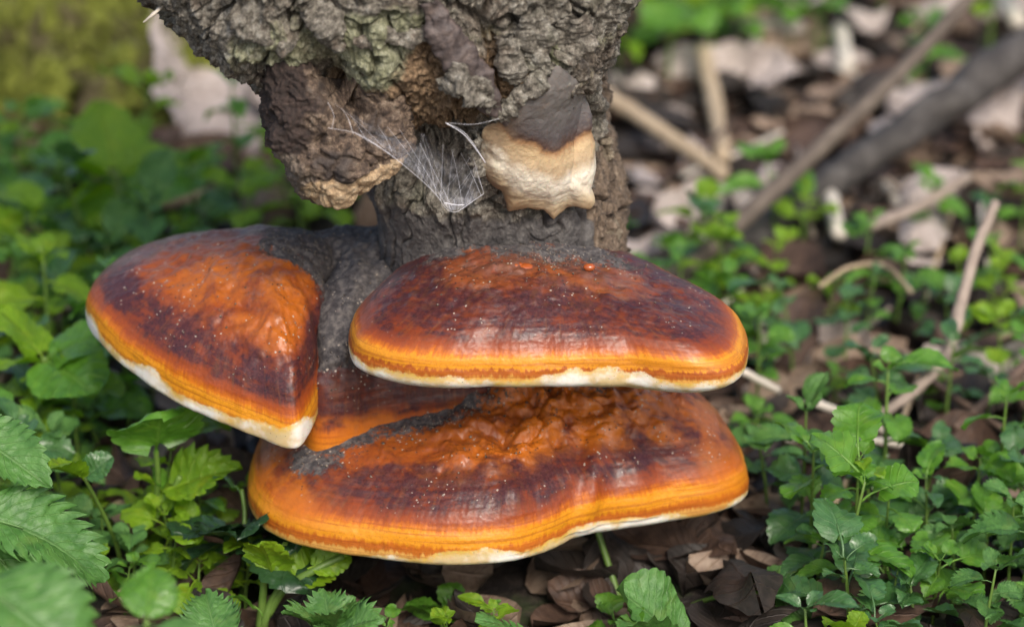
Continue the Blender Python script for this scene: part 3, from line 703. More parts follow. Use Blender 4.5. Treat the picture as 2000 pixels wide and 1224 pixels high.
def build_left():
    c = (-.112, .030)
    front = px_plan([(165, 585, .128), (178, 628, .124), (215, 680, .118), (265, 722, .113), (320, 756, .110), (390, 792, .106), (450, 818, .103), (510, 843, .100), (555, 862, .098), (585, 862, .098), (604, 838, .099)], .11)
    right = [(-.0855, -.020), (-.084, .0), (-.082, .03), (-.08, .06)]
    back = [(-.085, .088), (-.11, .10), (-.14, .102), (-.165, .098), (-.182, .085)]
    # the growing edge is a sloping plane fitted to the rim
    pts = np.array([(*p, z) for p, z in zip(front, (.128, .124, .118, .113, .110, .106, .103, .100, .098, .098, .099))])
    A = np.c_[pts[:, :2], np.ones(len(pts))]; k = np.linalg.lstsq(A, pts[:, 2], rcond=None)[0]
    zr = lambda x, y: np.clip(k[0] * x + k[1] * y + k[2], .09, .121) 
    H = lambda X, Y: .030 + .010 * sstep(-.17, -.10, X)
    prof = lambda g: .80 - .50 * sstep(1.45, .75, np.abs((g + .12 + np.pi) % (2 * np.pi) - np.pi))
    P, N, rim, arc, g = bracket(c, front + right + back, zr, H, .012, (.90, prof), (1, .6), sig=.028, dens=.25)
    d = relief(P, rim, arc, 91, .0018, .02, .05, .0006, .0006) + .0008 * fbm(P.reshape(-1, 3) * 110, 3, 132).reshape(rim.shape) * sstep(.015, .04, rim)
    X, Y = P[..., 0], P[..., 1]
    nz = fbm(P.reshape(-1, 3) * 40, 3, 75).reshape(rim.shape)
    crust = sstep(-.118, -.098, X + .012 * nz - .25 * np.clip(Y - .03, -.06, .0) * -1) * sstep(.006, .03, Y + .01 * nz)
    crust = np.clip(crust, 0, 1) * .9
    warm = .55 * sstep(.034, .046, rim) * sstep(.05, .015, Y) 
    root = thing('bracket_fungus', 'tilted bracket fungus whose pointed white tip touches the widest one', 'bracket fungus', (-.11, .04, .11), 'red-belted bracket fungi on the trunk')
    st = [(0, (.60, .32, .07)), (1.5, (.50, .17, .016)), (4, AMBER), (8, AMBER), (10, ORANGE), (13, (.31, .062, .011)), (18, (.165, .033, .013)), (30, (.18, .037, .013)), (44, (.25, .055, .012)), (60, (.23, .055, .014)), (85, (.17, .05, .02))]
    m = cap_material('left cap', st, .085, .0022, .013, .030, .6, .27, .6, 8.1)
    dull = .95 * sstep(.042, .062, Y + .008 * nz)
    marg = .005 * np.exp(-((X + .095) / .012) ** 2) * sstep(.0, -.03, Y) - .007 * sstep(-.092, -.086, X) * sstep(-.045, -.030, Y)
    OFFL = np.array([-.11, .04, .11])
    finish_bracket('cap', P, N, d, rim, arc, crust, np.clip(warm, 0, 1), m, root, OFFL, dull, marg)
    PD = P + N * d[..., None]; scatter_grit(root, PD, N, sstep(.015, .04, rim) * (.4 + crust), 420, OFFL, 3)
    # dark crust lobe that fuses the cap with the trunk and its neighbours
    c2 = (-.055, .058)
    ol = [(-.100, .02), (-.095, -.008), (-.086, -.024), (-.074, -.020), (-.060, -.012), (-.042, -.006), (-.024, -.002), (-.010, .004), (.0, .02), (.0, .06), (-.05, .095), (-.10, .09), (-.122, .06), (-.112, .035)]
    zr2 = lambda x, y: .084 + 0 * np.asarray(x)
    H2 = lambda X, Y: .078 + .010 * sstep(-.05, -.03, X) - .005 * np.exp(-((X + .066) / .016) ** 2)
    P, N, rim, arc, g = bracket(c2, ol, zr2, H2, .02, (1.0, .85), (1, .6), nth=420, nt=200, nb=30, sig=.05, dens=.4)
    d = relief(P, rim, arc, 15, .0030, .02, .04, .0006, .0010)
    nz = fbm(P.reshape(-1, 3) * 45, 3, 77).reshape(rim.shape)
    crust = sstep(.108, .124, P[..., 2] + .008 * nz)
    warm = sstep(.100, .092, P[..., 2] + .007 * nz) * .75
    m2 = cap_material('fused lobe', [(0, (.56, .19, .014)), (6, ORANGE), (10, (.30, .062, .012)), (16, (.11, .025, .014)), (50, (.07, .022, .018)), (85, (.06, .03, .025))], .085, -.05, .006, .05, .6, .16, .3, 12.3)
    o = finish_bracket('crust_lobe', P, N, d, rim, arc, np.clip(crust, 0, 1), warm, m2, root, OFFL)
    o['label'] = 'dark sooty crust joining the cap to the trunk'
    PD = P + N * d[..., None]; scatter_grit(root, PD, N, (P[..., 2] > .09) * (P[..., 1] < .07) * 1., 700, OFFL, 4, .0002, .0007)
    # older lobe behind, dull purple brown
    return root
build_left()

def build_old_cap():
    """grey-topped cream fungus clinging to the trunk: a shelf seen from the front"""
    ol_px = [(1092, 126), (1120, 150), (1142, 190), (1152, 235), (1162, 285), (1158, 325), (1152, 352), (1160, 378), (1150, 394), (1128, 396), (1106, 408), (1088, 428), (1082, 436), (1076, 426), (1062, 412), (1030, 408), (1004, 412), (991, 418), (987, 398), (978, 374), (952, 352), (936, 320), (938, 280), (944, 248), (972, 234), (988, 212), (1015, 192), (1045, 178), (1064, 152), (1076, 128)]
    cpx = (1065, 290); Y0 = -.008
    c = on(*cpx, .004); ol = np.array([on(min(x, 1150), y, .004) + np.array([(x - min(x, 1150)) * .000225, 0, 0]) for x, y in ol_px])
    a = np.arctan2(ol[:, 2] - c[2], ol[:, 0] - c[0]) % (2 * np.pi); r = np.hypot(ol[:, 2] - c[2], ol[:, 0] - c[0])
    n, m = 420, 150; g = np.linspace(0, 2 * np.pi, n, endpoint=False); rr = smooth_periodic(a, r, n, .018)
    ph = np.linspace(0, 1, m) * np.pi / 2; T = np.sin(ph); D = np.cos(ph)
    X = c[0] + T[:, None] * rr * np.cos(g); Z = c[2] + T[:, None] * rr * np.sin(g)
    zf = (Z - Z.min()) / np.ptp(Z)
    lip = .0030 + .0110 * np.exp(-((zf - .28) / .26) ** 2)            # most proud just under the middle: the shelf's lip
    Y = np.minimum(trunk_y(np.minimum(X, .030), Z), .004) - .0005 - .0045 * sstep(.22, .25, Z) - lip * D[:, None] ** .55
    P = np.stack([X, Y, Z], -1); p = P.reshape(-1, 3)
    N = grid_normals(P); N *= np.sign(-N[..., 1:2] + 1e-9)
    d = .0012 * fbm(p * 42, 3, 3) + .0003 * fbm(p * 300, 3, 4)
    p = p + N.reshape(-1, 3) * d[:, None]
    # boundary between the grey top and the cream growth
    bx = np.array([at(x, 0, -.03)[0] for x in (930, 975, 1000, 1030, 1060, 1090, 1110, 1140, 1170)])
    bz = np.array([at(1000, y, -.03)[2] for y in (215, 222, 262, 275, 295, 308, 306, 300, 296)])
    band = p[:, 2] - np.interp(p[:, 0], bx, bz) + .0016 * fbm(p * 150, 3, 6)
    t = NT('old cap'); o = t.obj(); b = t.attr('band').outputs['Fac']
    n1, n2 = t.noise(o, 90, 5, .6), t.noise(o, 500, 5, .65)
    cr = t.ramp(t.m('MULTIPLY_ADD', t.m('ADD', b, t.m('MULTIPLY', t.m('SUBTRACT', n1, .5), .008)), 14, .62),
                [(0, (.33, .21, .11)), (.08, (.42, .29, .16)), (.18, (.60, .48, .31)), (.26, (.74, .67, .53)), (.36, (.74, .68, .56)), (.44, (.42, .31, .19)), (.53, (.50, .36, .20)), (.58, (.30, .16, .07)), (.605, (.07, .035, .024)), (.66, (.085, .072, .074)), (.8, (.14, .13, .125)), (1, (.18, .165, .155))])
    cr = t.mix(t.ss(n2, .45, .75, 0, .4), cr, t.mix(.5, cr, (.16, .12, .09)))
    xx = t.n('ShaderNodeSeparateXYZ'); t.put(xx.inputs[0], t.obj())
    cr = t.mix(t.m('MULTIPLY', t.ss(n1, .36, .58, 0, .85), t.ss(xx.outputs[0], -.006, -.024)), cr, (.22, .15, .09))
    cr = t.mix(t.ss(t.noise(o, 170, 4, .7), .55, .72, 0, .45), cr, t.mix(.5, cr, (.26, .16, .08)))
    mat = t.done(t.bsdf(cr, t.ss(b, -.002, .002, .75, .6), t.bump(t.m('ADD', n2, t.noise(o, 1400, 3)), .35, .0008), sss=.1))
    base = c.copy()
    root = tag(obj('bracket_fungus', mesh('bracket_fungus', p - base, grid_faces(m, n, True), mat, dict(band=band))),
               'small grey-topped fungus with cream dripping skirt clinging high on the trunk', 'bracket fungus')
    root.location = base
    # bark growing over its edges
    for pts, w, sd_ in (([on(1068, 118, .004), on(1050, 160, .006), on(1010, 190, .006), on(975, 222, .005)], [.003, .004, .0045, .003], 21),
                        ([on(1118, 118, .004), on(1146, 160, .004), on(1160, 215, .003), on(1172, 262, .002)], [.003, .005, .005, .003], 22),
                        ([on(925, 262, .004), on(930, 300, .003), on(950, 352, .002)], [.002, .003, .002], 23)):
        p, F = ribbon(pts, w, .003, .0035, sd_, BARK)
        obj('bark_flake', mesh('bark_flake', p - OFF, F, BARK), TRUNK)
build_old_cap()

# ================================================================== SPIDER WEB
def build_web():
    t = NT('web film'); o = t.obj(); st = t.attr('luv').outputs['Vector']
    n1 = t.noise(t.scale(st, (46, 3, 1)), 1, 6, .75, 2.2); n2 = t.noise(t.scale(st, (3, 5, 1)), 1, 3)
    f = t.m('MULTIPLY', t.ss(n1, .40, .78, .10, .85), t.ss(n2, .30, .65, .12, .8))
    f = t.m('MULTIPLY', f, t.attr('dens').outputs['Fac'])
    b = t.bsdf((.72, .73, .80), .45); tp = t.n('ShaderNodeBsdfTransparent')
    mx = t.n('ShaderNodeMixShader'); t.put(mx.inputs[0], f); t.put(mx.inputs[1], tp.outputs[0]); t.put(mx.inputs[2], b)
    film = t.done(mx.outputs[0])
    t = NT('silk'); silk = t.done(t.bsdf((.8, .8, .86), .35))
    base = at(890, 400, -.036)
    root = thing('spider_web', 'torn hanging sheet of white spider silk across the trunk hollow', 'spider web', base)
    up = np.array([at(x, y, Y) for x, y, Y in ((650, 200, -.054), (700, 235, -.054), (760, 250, -.053), (830, 262, -.050), (880, 290, -.046), (925, 310, -.040), (940, 340, -.034))])
    lo = np.array([at(x, y, Y) for x, y, Y in ((690, 262, -.055), (745, 292, -.055), (800, 330, -.053), (845, 375, -.049), (880, 412, -.045), (905, 408, -.042), (945, 378, -.034))])
    n, m = 90, 40; tt = np.linspace(0, len(up) - 1, n)
    U = np.stack([np.interp(tt, np.arange(len(up)), up[:, i]) for i in range(3)], 1); L = np.stack([np.interp(tt, np.arange(len(lo)), lo[:, i]) for i in range(3)], 1)
    v = np.linspace(0, 1, m)[:, None, None]
    P = U[None] * (1 - v) + L[None] * v; P[..., 1] += .010 * np.sin(np.pi * v[..., 0])
    vv = np.repeat(np.linspace(0, 1, m)[:, None], n, 1); uu = np.repeat(np.linspace(0, 1, n)[None], m, 0)
    dens = (.25 + .75 * vv ** 2.2) * sstep(0, .15, uu) * sstep(1, .85, uu) + .5 * np.exp(-((uu - .70) / .07) ** 2) * vv
    luv = np.stack([uu + .15 * vv, vv, 0 * uu], -1).reshape(-1, 3)
    obj('sheet', mesh('sheet', P.reshape(-1, 3) - base, grid_faces(m, n), film, dict(dens=np.clip(dens, 0, 1).ravel()), vec=dict(luv=luv)), root)
    rng = random.Random(5); parts = []
    for i in range(22):
        a, b = rng.random(), 0
        j = rng.random() ** .6 * (n - 1); k = min(n - 1, max(0, j + rng.uniform(-26, 26)))
        p0, p1 = U[int(j)], L[int(k)]; mid = (p0 + p1) / 2 + np.array([0, .004, -.002 * rng.random()])
        parts.append(tube([p0, mid, p1], rng.uniform(.000018, .000045), 4, 5, cap=False))
    for pl, r_ in ((((690, 258, -.055), (745, 290, -.055), (800, 332, -.053), (848, 376, -.049), (872, 408, -.046), (890, 414, -.044), (908, 404, -.042), (945, 378, -.034)), .00008),
                   (((870, 240, -.050), (905, 262, -.048), (930, 292, -.046), (948, 318, -.044)), .00014), (((872, 240, -.05), (910, 262, -.048), (945, 312, -.044)), .00008), (((875, 240, -.05), (925, 243, -.048), (975, 232, -.045)), .00005),
                   (((640, 200, -.055), (652, 225, -.056), (648, 252, -.056)), .00006), (((640, 250, -.057), (700, 262, -.056), (760, 300, -.054)), .00005), (((820, 280, -.049), (845, 330, -.049), (885, 408, -.045)), .00005),
                   (((868, 396, -.0455), (890, 400, -.045), (906, 400, -.043)), .00018)):
        parts.append(tube([at(*q) for q in pl], r_, 5, 6, cap=False))
    V, F = join(parts); o = obj('strands', mesh('strands', V - base, F, silk), root); o['kind'] = 'stuff'
build_web()

# ================================================================== LEAVES AND PLANTS
def leaf_mesh(name, mat, kind='nettle', L=.045, W=.016, teeth=10, bend=.3, fold=.25, pet=.02, lobe=.0, quilt=.0012, twist=0., seed=0, per=4, nu=6, tooth=.10, prad=.0007):
    rng = np.random.default_rng(seed)
    if kind == 'nettle': a, b = .42, .92
    elif kind == 'round': a, b = .36, .50
    else: a, b = .7, 1.0
    tm = a / (a + b); fr = np.array([0, .35, .68, .93])[:per] if per == 4 else np.linspace(0, .9, per)
    ts = np.r_[[(k + f) / teeth for k in range(teeth) for f in fr], 1.0]; ts[0] = .004
    tf = np.r_[np.tile(fr, teeth), 0.]
    tl = np.where(tf < .7, tf / .7, (1 - tf) / .3)
    if kind == 'round': tl = np.sin(np.pi * tf) ** .7
    w = W * (ts / tm) ** a * ((1 - np.minimum(ts, .9995)) / (1 - tm)) ** b
    w[-1] = 0.00005
    us = np.linspace(-1, 1, 2 * nu + 1); us = np.sign(us) * np.abs(us) ** .9
    Tt, Uu = np.meshgrid(ts, us, indexing='ij')
    amp = tooth * W * (.5 + 1.0 * np.sin(np.pi * np.clip(ts, 0, 1)) ** .5) * (1 - ts) ** .25
    edge = np.clip((np.abs(Uu) - .72) / .28, 0, 1) ** 1.5
    x = L * Tt + edge * (tl * amp * (1.3 if kind == 'nettle' else .2))[:, None] - lobe * L * np.abs(Uu) ** 1.6 * (1 - Tt) ** 4
    y = Uu * (w[:, None] * np.ones_like(Uu)) + np.sign(Uu) * edge * (tl * amp)[:, None]
    ph = teeth * (Tt - .18 * np.abs(Uu))
    z = quilt * (.55 * np.abs(np.sin(np.pi * ph)) + .9 * pnoise(np.stack([Tt * 17, Uu * 5, 0 * Tt + seed], -1).reshape(-1, 3), seed).reshape(Tt.shape) - .3) * np.clip(np.abs(Uu) * 3, 0, 1) * (w / W)[:, None] ** .5
    z += fold * np.abs(y) + W * .10 * rng.normal() * Uu ** 2
    z += W * .16 * np.sin(Tt * 7 + rng.uniform(0, 6) + 2 * Uu) * np.abs(Uu)
    z -= quilt * .9 * np.exp(-(Uu / .07) ** 2)
    yt = twist * Tt; y, z = y * np.cos(yt) - z * np.sin(yt), y * np.sin(yt) + z * np.cos(yt)
    # bend along the length: arc
    th = bend * 2 * (x / L); k = bend * 2 / L if abs(bend) > 1e-3 else 1e-3
    xb = np.sin(th) / k + z * np.sin(th); zb = -(1 - np.cos(th)) / k + z * np.cos(th)
    V = np.stack([xb + pet, y, zb], -1).reshape(-1, 3); luv = np.stack([Tt, Uu, 0 * Tt], -1).reshape(-1, 3)
    F = grid_faces(len(ts), len(us))
    if pet > 0:
        pv, pf = tube([(0, 0, -.25 * pet * .3), (pet * .5, 0, .06 * pet), (pet, 0, 0), (pet + L * .25, 0, -bend * L * .06 - .0004)], [prad, prad, prad * .9, prad * .4], 6, 4)
        V, F = join([(V, F), (pv, pf)]); luv = np.vstack([luv, np.tile([.5, 0, 0], (len(pv), 1))])
    return fix_tris(name, V, F, mat, vec=dict(luv=luv))

G_NETTLE = leaf_material('nettle leaf', (.050, .150, .030), (.095, .235, .050), 10, .22, .46, 0.0, (.17, .30, .10), .2)
G_MID = leaf_material('herb leaf', (.062, .190, .020), (.122, .305, .030), 5, .36, .34, .30)
G_YEL = leaf_material('yellowish leaf', (.135, .285, .013), (.21, .385, .017), 5, .45, .42, .05)
G_BLUE = leaf_material('shiny leaf', (.030, .095, .022), (.060, .165, .045), 6, .18, .36, .35)
G_DARK = leaf_material('dark leaf', (.010, .034, .012), (.020, .060, .018), 5, .06, .40, .1, (.03, .07, .03), .1)
STEM = simple_material('green stem', [(.2, (.07, .14, .02)), (.6, (.14, .24, .045)), (.9, (.20, .27, .08))], 90, .45, bs=.2, trans=.15)

HI = [leaf_mesh('leaf', G_NETTLE, 'nettle', .048, .0175, 11, b, f, .016, .06, .0018, tw, i, 4, 7, .17) for i, (b, f, tw) in enumerate(((.30, .15, .1), (.45, .30, -.2), (.15, .35, .2), (.55, .1, 0)))]
LO = {}
for nm, m in (('mid', G_MID), ('yel', G_YEL), ('blue', G_BLUE), ('dark', G_DARK)):
    LO[nm] = [leaf_mesh('leaf', m, k, L_, W_, te, b, f, pe, lo, .0009, tw, 10 + i, 3, 4, .13, .0008) for i, (k, L_, W_, te, b, f, pe, lo, tw) in enumerate((
        ('round', .024, .0135, 6, .35, .15, .014, .22, .2), ('round', .020, .0125, 5, .15, .30, .018, .25, -.3), ('nettle', .030, .0115, 7, .40, .22, .010, .08, .1),
        ('round', .028, .0120, 7, .55, .10, .020, .15, .4), ('lance', .036, .0085, 8, .50, .25, .008, 0, -.2), ('nettle', .022, .0105, 6, .20, .4, .008, .06, 0.)))]

def leaf_matrix(pos, yaw, pitch, roll=0., s=1.):
    return Matrix.Translation(Vector(pos)) @ Matrix.Rotation(yaw, 4, 'Z') @ Matrix.Rotation(-pitch, 4, 'Y') @ Matrix.Rotation(roll, 4, 'X') @ Matrix.Scale(s, 4)

RNG = random.Random(77)
STEMS = []
for i in range(6):
    h = .05 + .012 * i; lean = RNG.uniform(-.012, .012)
    V, F = tube([(0, 0, -.012), (lean * .3, lean * .2, h * .35), (lean * .8, lean * .6, h * .7), (lean * 1.4, lean, h)], [.0016, .0014, .0012, .0008], 7, 4)
    STEMS.append((fix_tris('stem', V, F, STEM), h, lean))
def herb(loc, pal, si, nl, s, label, group, face=None, spread=1.0, name='woodland_herb', cat='plant'):
    me, h, lean = STEMS[si]
    root = thing(name, label, cat, loc, group)
    root.rotation_euler = (0, 0, RNG.uniform(0, 6.28)); root.scale = (s, s, s)
    obj('stem', me, root)
    for k in range(nl):
        f = .35 + .65 * (k + 1) / nl
        pos = (lean * (.8 * f + .6 * f * f), lean * f, h * f - .0006)
        yaw = k * 2.4 + RNG.uniform(-.4, .4)
        pit = RNG.uniform(-.1, .55) if k < nl - 1 else RNG.uniform(.3, .9)
        obj('leaf', RNG.choice(pal), root, leaf_matrix(pos, yaw, pit, RNG.uniform(-.4, .4), RNG.uniform(.65, 1.15) * spread))
    y0 = RNG.uniform(0, 6.28)
    for k in range(3):
        obj('leaf', RNG.choice(pal), root, leaf_matrix((lean * 1.4, lean, h - .002), y0 + 2.1 * k, RNG.uniform(.5, 1.0), RNG.uniform(-.3, .3), RNG.uniform(.38, .55) * spread))
    return root

# ------------------------------------------------------------------ dead leaves, straw and sticks
def dead_leaf_mesh(name, mat, L, W, curl, bend, seed, nl=20, nu=6):
    rng = np.random.default_rng(seed); t = np.linspace(0.002, 1, nl); u = np.linspace(-1, 1, 2 * nu + 1)
    w = W * (np.sin(np.pi * t ** .8) ** .8) * (1 + .10 * np.sin(t * 23 + seed)); w[-1] = .0002
    T, U = np.meshgrid(t, u, indexing='ij'); x = L * (T - .5); y = U * w[:, None]
    z = curl * W * (np.abs(U) ** 1.7) * (1 + .6 * np.sin(T * 5 + seed)) + bend * L * (T - .5) ** 2 * 2
    z += .10 * W * np.sin(T * 9 + U * 3 + seed) + .05 * W * np.abs(np.sin(np.pi * 7 * (T - .2 * np.abs(U))))
    y = y * (1 - .25 * abs(curl) * np.abs(U))
    z -= z.min(); V = np.stack([x, y, z], -1).reshape(-1, 3)
    V2 = V + np.array([0, 0, .0005]); n = len(V); F = grid_faces(nl, 2 * nu + 1)
    return mesh(name, V, F, mat, vec=dict(luv=np.stack([T, U, 0 * T], -1).reshape(-1, 3)))
def litter_material(name, base, light, trans=.15):
    t = NT(name); o = t.obj()
    a = t.attr('luv').outputs['Vector']; x = t.n('ShaderNodeSeparateXYZ'); t.put(x.inputs[0], a)
    uu = t.m('ABSOLUTE', x.outputs[1]); ph = t.m('MULTIPLY', t.m('SUBTRACT', x.outputs[0], t.m('MULTIPLY', uu, .28)), 8)
    v = t.m('MAXIMUM', t.ss(t.m('ABSOLUTE', t.m('SUBTRACT', t.m('FRACT', ph), .5)), .38, .5), t.ss(uu, .08, .02))
    n = t.noise(o, 160, 5, .65); rnd = t.n('ShaderNodeObjectInfo').outputs['Random']
    c = t.mix(t.ss(n, .3, .7), base, light); c = t.mix(t.m('MULTIPLY', rnd, .55), c, t.mix(.5, c, base))
    c = t.mix(t.m('MULTIPLY', v, .35), c, (light[0] * 1.15, light[1] * 1.1, light[2] * 1.05))
    b = t.bsdf(c, .6, t.bump(t.m('SUBTRACT', n, v), .6, .001)); tr = t.n('ShaderNodeBsdfTranslucent'); t.put(tr.inputs[0], c)
    mx = t.n('ShaderNodeMixShader'); mx.inputs[0].default_value = trans; t.put(mx.inputs[1], b); t.put(mx.inputs[2], tr.outputs[0])
    return t.done(mx.outputs[0])
D_PALE = litter_material('pale litter', (.36, .295, .26), (.60, .53, .50))
D_TAN = litter_material('tan litter', (.19, .125, .085), (.36, .27, .20))
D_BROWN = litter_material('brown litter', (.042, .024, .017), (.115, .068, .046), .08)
D_DARK = litter_material('dark litter', (.013, .010, .008), (.036, .026, .021), .03)  # near-black, also colours in the shade below the fungi
DEAD = {}
for nm, m in (('pale', D_PALE), ('tan', D_TAN), ('brown', D_BROWN), ('dark', D_DARK)):
    DEAD[nm] = [dead_leaf_mesh('dead_leaf', m, RNG.uniform(.035, .065), RNG.uniform(.011, .021), RNG.uniform(-.7, .9), RNG.uniform(-.3, .5), 40 + i) for i in range(5)]
DL_LABEL = {'pale': ('pale papery dead leaf lying in the leaf litter', 'pale dead leaves in the litter'), 'tan': ('tan curled dead leaf lying in the leaf litter', 'tan dead leaves in the litter'),
            'brown': ('brown rotting dead leaf lying in the leaf litter', 'brown dead leaves in the litter'), 'dark': ('blackish dead leaf flat on the soil', 'blackish dead leaves on the soil')}
def dead_leaf(nm, x, y, s=1., up=0., tilt=.35, yaw=None, label=None):
    w_ = ('near the fallen branch' if y > .38 else 'among the herbs behind the widest fungus') if x > .03 and y > .12 else 'under the herbs behind the tilted fungus' if y > .12 else 'under the nettles' if x < -.13 else 'on the soil below the widest fungus' if x < .12 else 'under the herbs beside the widest fungus'
    lb = {'pale': 'pale papery', 'tan': 'tan curled', 'brown': 'brown rotting', 'dark': 'blackish'}[nm] + ' dead leaf ' + w_; gp = lb.replace('dead leaf', 'dead leaves')
    o = obj('dead_leaf', RNG.choice(DEAD[nm]))
    tag(o, label or lb, 'dead leaf', None if label else gp)
    o.location = (x, y, GZ(x, y) + up - .001); o.scale = (s, s, s)
    o.rotation_euler = (RNG.uniform(-tilt, tilt), RNG.uniform(-tilt, tilt), RNG.uniform(0, 6.28) if yaw is None else yaw)
    return o

def in_trunk(x, y, m=.0):
    return (abs(x) < .06 + m and .025 - m < y < .14 + m)
def vis_half(y):                      # half width of the view at ground depth y
    return .18 * (y - CAM[1]) * 1.12 + .02

# litter: individuals in view
cnt = 0
while cnt < 280:
    y = RNG.uniform(-.10, 1.0); x = RNG.uniform(-1, 1) * (vis_half(y) + .04)
    if in_trunk(x, y): continue
    right = x > .03
    r = RNG.random()
    if x < .12 and y < .08: nm = 'dark' if r < .9 else 'brown'  # blackish leaves put the shade under the fungi into the litter's colour
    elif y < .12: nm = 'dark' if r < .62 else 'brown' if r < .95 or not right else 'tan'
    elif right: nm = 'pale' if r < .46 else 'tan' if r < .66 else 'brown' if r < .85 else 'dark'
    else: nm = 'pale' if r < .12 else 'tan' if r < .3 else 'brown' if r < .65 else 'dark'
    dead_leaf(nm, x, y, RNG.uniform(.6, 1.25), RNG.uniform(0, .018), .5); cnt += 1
# the rest of the litter, all round, as one mass
def litter_mass(name, key, n, seed):
    rng = np.random.default_rng(seed); Vs, Fs, Ls, k = [], [], [], 0
    nl, nu = 5, 1
    for i in range(n):
        x, y = (rng.uniform(-2.6, 2.6), rng.uniform(-1.6, 3.2)) if rng.random() < .45 else (rng.uniform(-.55, .55), rng.uniform(-.3, 1.15))
        if in_trunk(x, y): continue
        L_, W_ = rng.uniform(.02, .06), rng.uniform(.007, .02); t = np.linspace(0, 1, 6); u = np.array([-1, -.5, 0, .5, 1])
        T, U = np.meshgrid(t, u, indexing='ij'); X = L_ * (T - .5); Y = U * (W_ * np.sin(np.pi * np.clip(T, .02, .98)) ** .7)
        Z = rng.uniform(-.4, .8) * W_ * np.abs(U) ** 1.6 + rng.uniform(-.3, .4) * L_ * (T - .5) ** 2
        p = np.stack([X, Y, Z], -1).reshape(-1, 3); a, b = rng.uniform(0, 6.28), rng.uniform(-.5, .5)
        p = p @ np.array([[1, 0, 0], [0, math.cos(b), -math.sin(b)], [0, math.sin(b), math.cos(b)]]).T
        p = p @ np.array([[math.cos(a), -math.sin(a), 0], [math.sin(a), math.cos(a), 0], [0, 0, 1]]).T
        Vs.append(p + np.array([x, y, GZ(x, y) + rng.uniform(0, .010)])); Fs.append(grid_faces(6, 5) + k); k += 30
        Ls.append(np.stack([T, U, 0 * T], -1).reshape(-1, 3))
    o = obj('leaf_litter', mesh('leaf_litter', np.vstack(Vs), np.vstack(Fs), DEAD[key][0].materials[0], vec=dict(luv=np.vstack(Ls))))
    o['kind'] = 'stuff'; tag(o, {'brown': 'layer of small brown leaf litter covering the soil', 'tan': 'scattered small tan leaf litter covering the soil', 'dark': 'layer of crumbled blackish litter on the soil'}[key], 'leaf litter')
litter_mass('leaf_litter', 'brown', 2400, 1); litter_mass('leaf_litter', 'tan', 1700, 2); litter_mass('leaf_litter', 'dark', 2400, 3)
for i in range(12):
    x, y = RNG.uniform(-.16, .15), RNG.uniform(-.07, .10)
    if not in_trunk(x, y): dead_leaf('dark', x, y, RNG.uniform(.5, .9), RNG.uniform(0, .008), .6)  # more blackish leaves painting the shade beneath the lowest cap

# sticks and straw
M_BRANCH = simple_material('branch bark', [(.25, (.016, .014, .013)), (.5, (.050, .044, .040)), (.7, (.105, .096, .09)), (.85, (.20, .185, .18))], 70, .75, bs=.8, bd=.002, var=0)
M_STICK = simple_material('stick bark', [(.25, (.055, .041, .031)), (.55, (.115, .09, .07)), (.85, (.20, .165, .13))], 60, .7, (1, 1, 1), bs=.4, var=0)
M_STRAW = simple_material('straw', [(.2, (.28, .20, .12)), (.6, (.47, .37, .25)), (.9, (.60, .52, .40))], 60, .6, bs=.3, var=.3)
M_GREYSTALK = simple_material('grey stalk', [(.2, (.17, .13, .105)), (.6, (.34, .275, .225)), (.9, (.47, .40, .34))], 80, .65, bs=.3, var=.2)
M_PALE = simple_material('bleached straw', [(.2, (.42, .37, .30)), (.6, (.62, .57, .49)), (.9, (.74, .70, .63))], 60, .6, bs=.3, var=.2)
M_BRSTALK = simple_material('brown stalk', [(.2, (.060, .036, .025)), (.6, (.13, .085, .06)), (.9, (.22, .15, .11))], 80, .65, bs=.3, var=.2)
def stick(name, pts, rad, mat, label, cat, group=None, rough=.25, seed=1, n=10, knots=()):
    base = np.array(pts[0]); V, F = tube(np.array(pts) - base, rad, n, 8, rough, seed)
    o = obj(name, fix_tris(name, V, F, mat)); o.location = base; tag(o, label, cat, group)
    return o
stick('fallen_branch', [at(1405, 492, .405), at(1500, 440, .42), at(1700, 305, .47), at(1850, 200, .51), at(2000, 95, .56), at(2120, 10, .60)], [.0085, .0098, .0112, .0118, .0125, .013], M_BRANCH,
      'thick dark grey fallen branch slanting up from the leaf litter', 'branch', rough=.35, n=20)
stick('fallen_stick', [at(1300, 560, .30), at(1420, 455, .33), at(1600, 290, .39), at(1760, 140, .44), at(1890, 0, .49), at(1960, -80, .52)], [.0056, .0056, .0052, .0048, .0045, .004], M_STICK,
      'thin straight grey-brown stick crossing in front of the thick branch', 'stick', rough=.12, n=12)
stick('dry_stalk', [at(1715, 812, .12), at(1790, 760, .135), at(1850, 685, .15), at(1878, 590, .17), at(1905, 490, .19), at(1945, 395, .21)], [.0024, .003, .0033, .0033, .003, .0028], M_GREYSTALK,
      'bent grey-beige dry stalk rising in a curve from the litter', 'stalk')
stick('dry_stalk', [at(1865, 835, .13), at(1925, 785, .15), at(2010, 705, .18), at(2080, 640, .2)], [.002, .0026, .003, .003], M_BRSTALK, 'dark brown dry stalk beside the ribbed pale dead leaf', 'stalk')
GP = 'straw pieces in the litter'
SL = 'short broken straw piece lying in the leaf litter'
stick('straw', [at(1575, 780, .14), at(1680, 820, .13), at(1793, 868, .11)], [.0022, .0023, .0025], M_PALE, 'bleached straw meeting another straw at its end, the upper of the pair', 'straw')
stick('straw', [at(1535, 858, .10), at(1660, 855, .105), at(1796, 872, .105)], [.0018, .002, .0022], M_PALE, 'bleached straw meeting another straw at its end, the lower of the pair', 'straw')
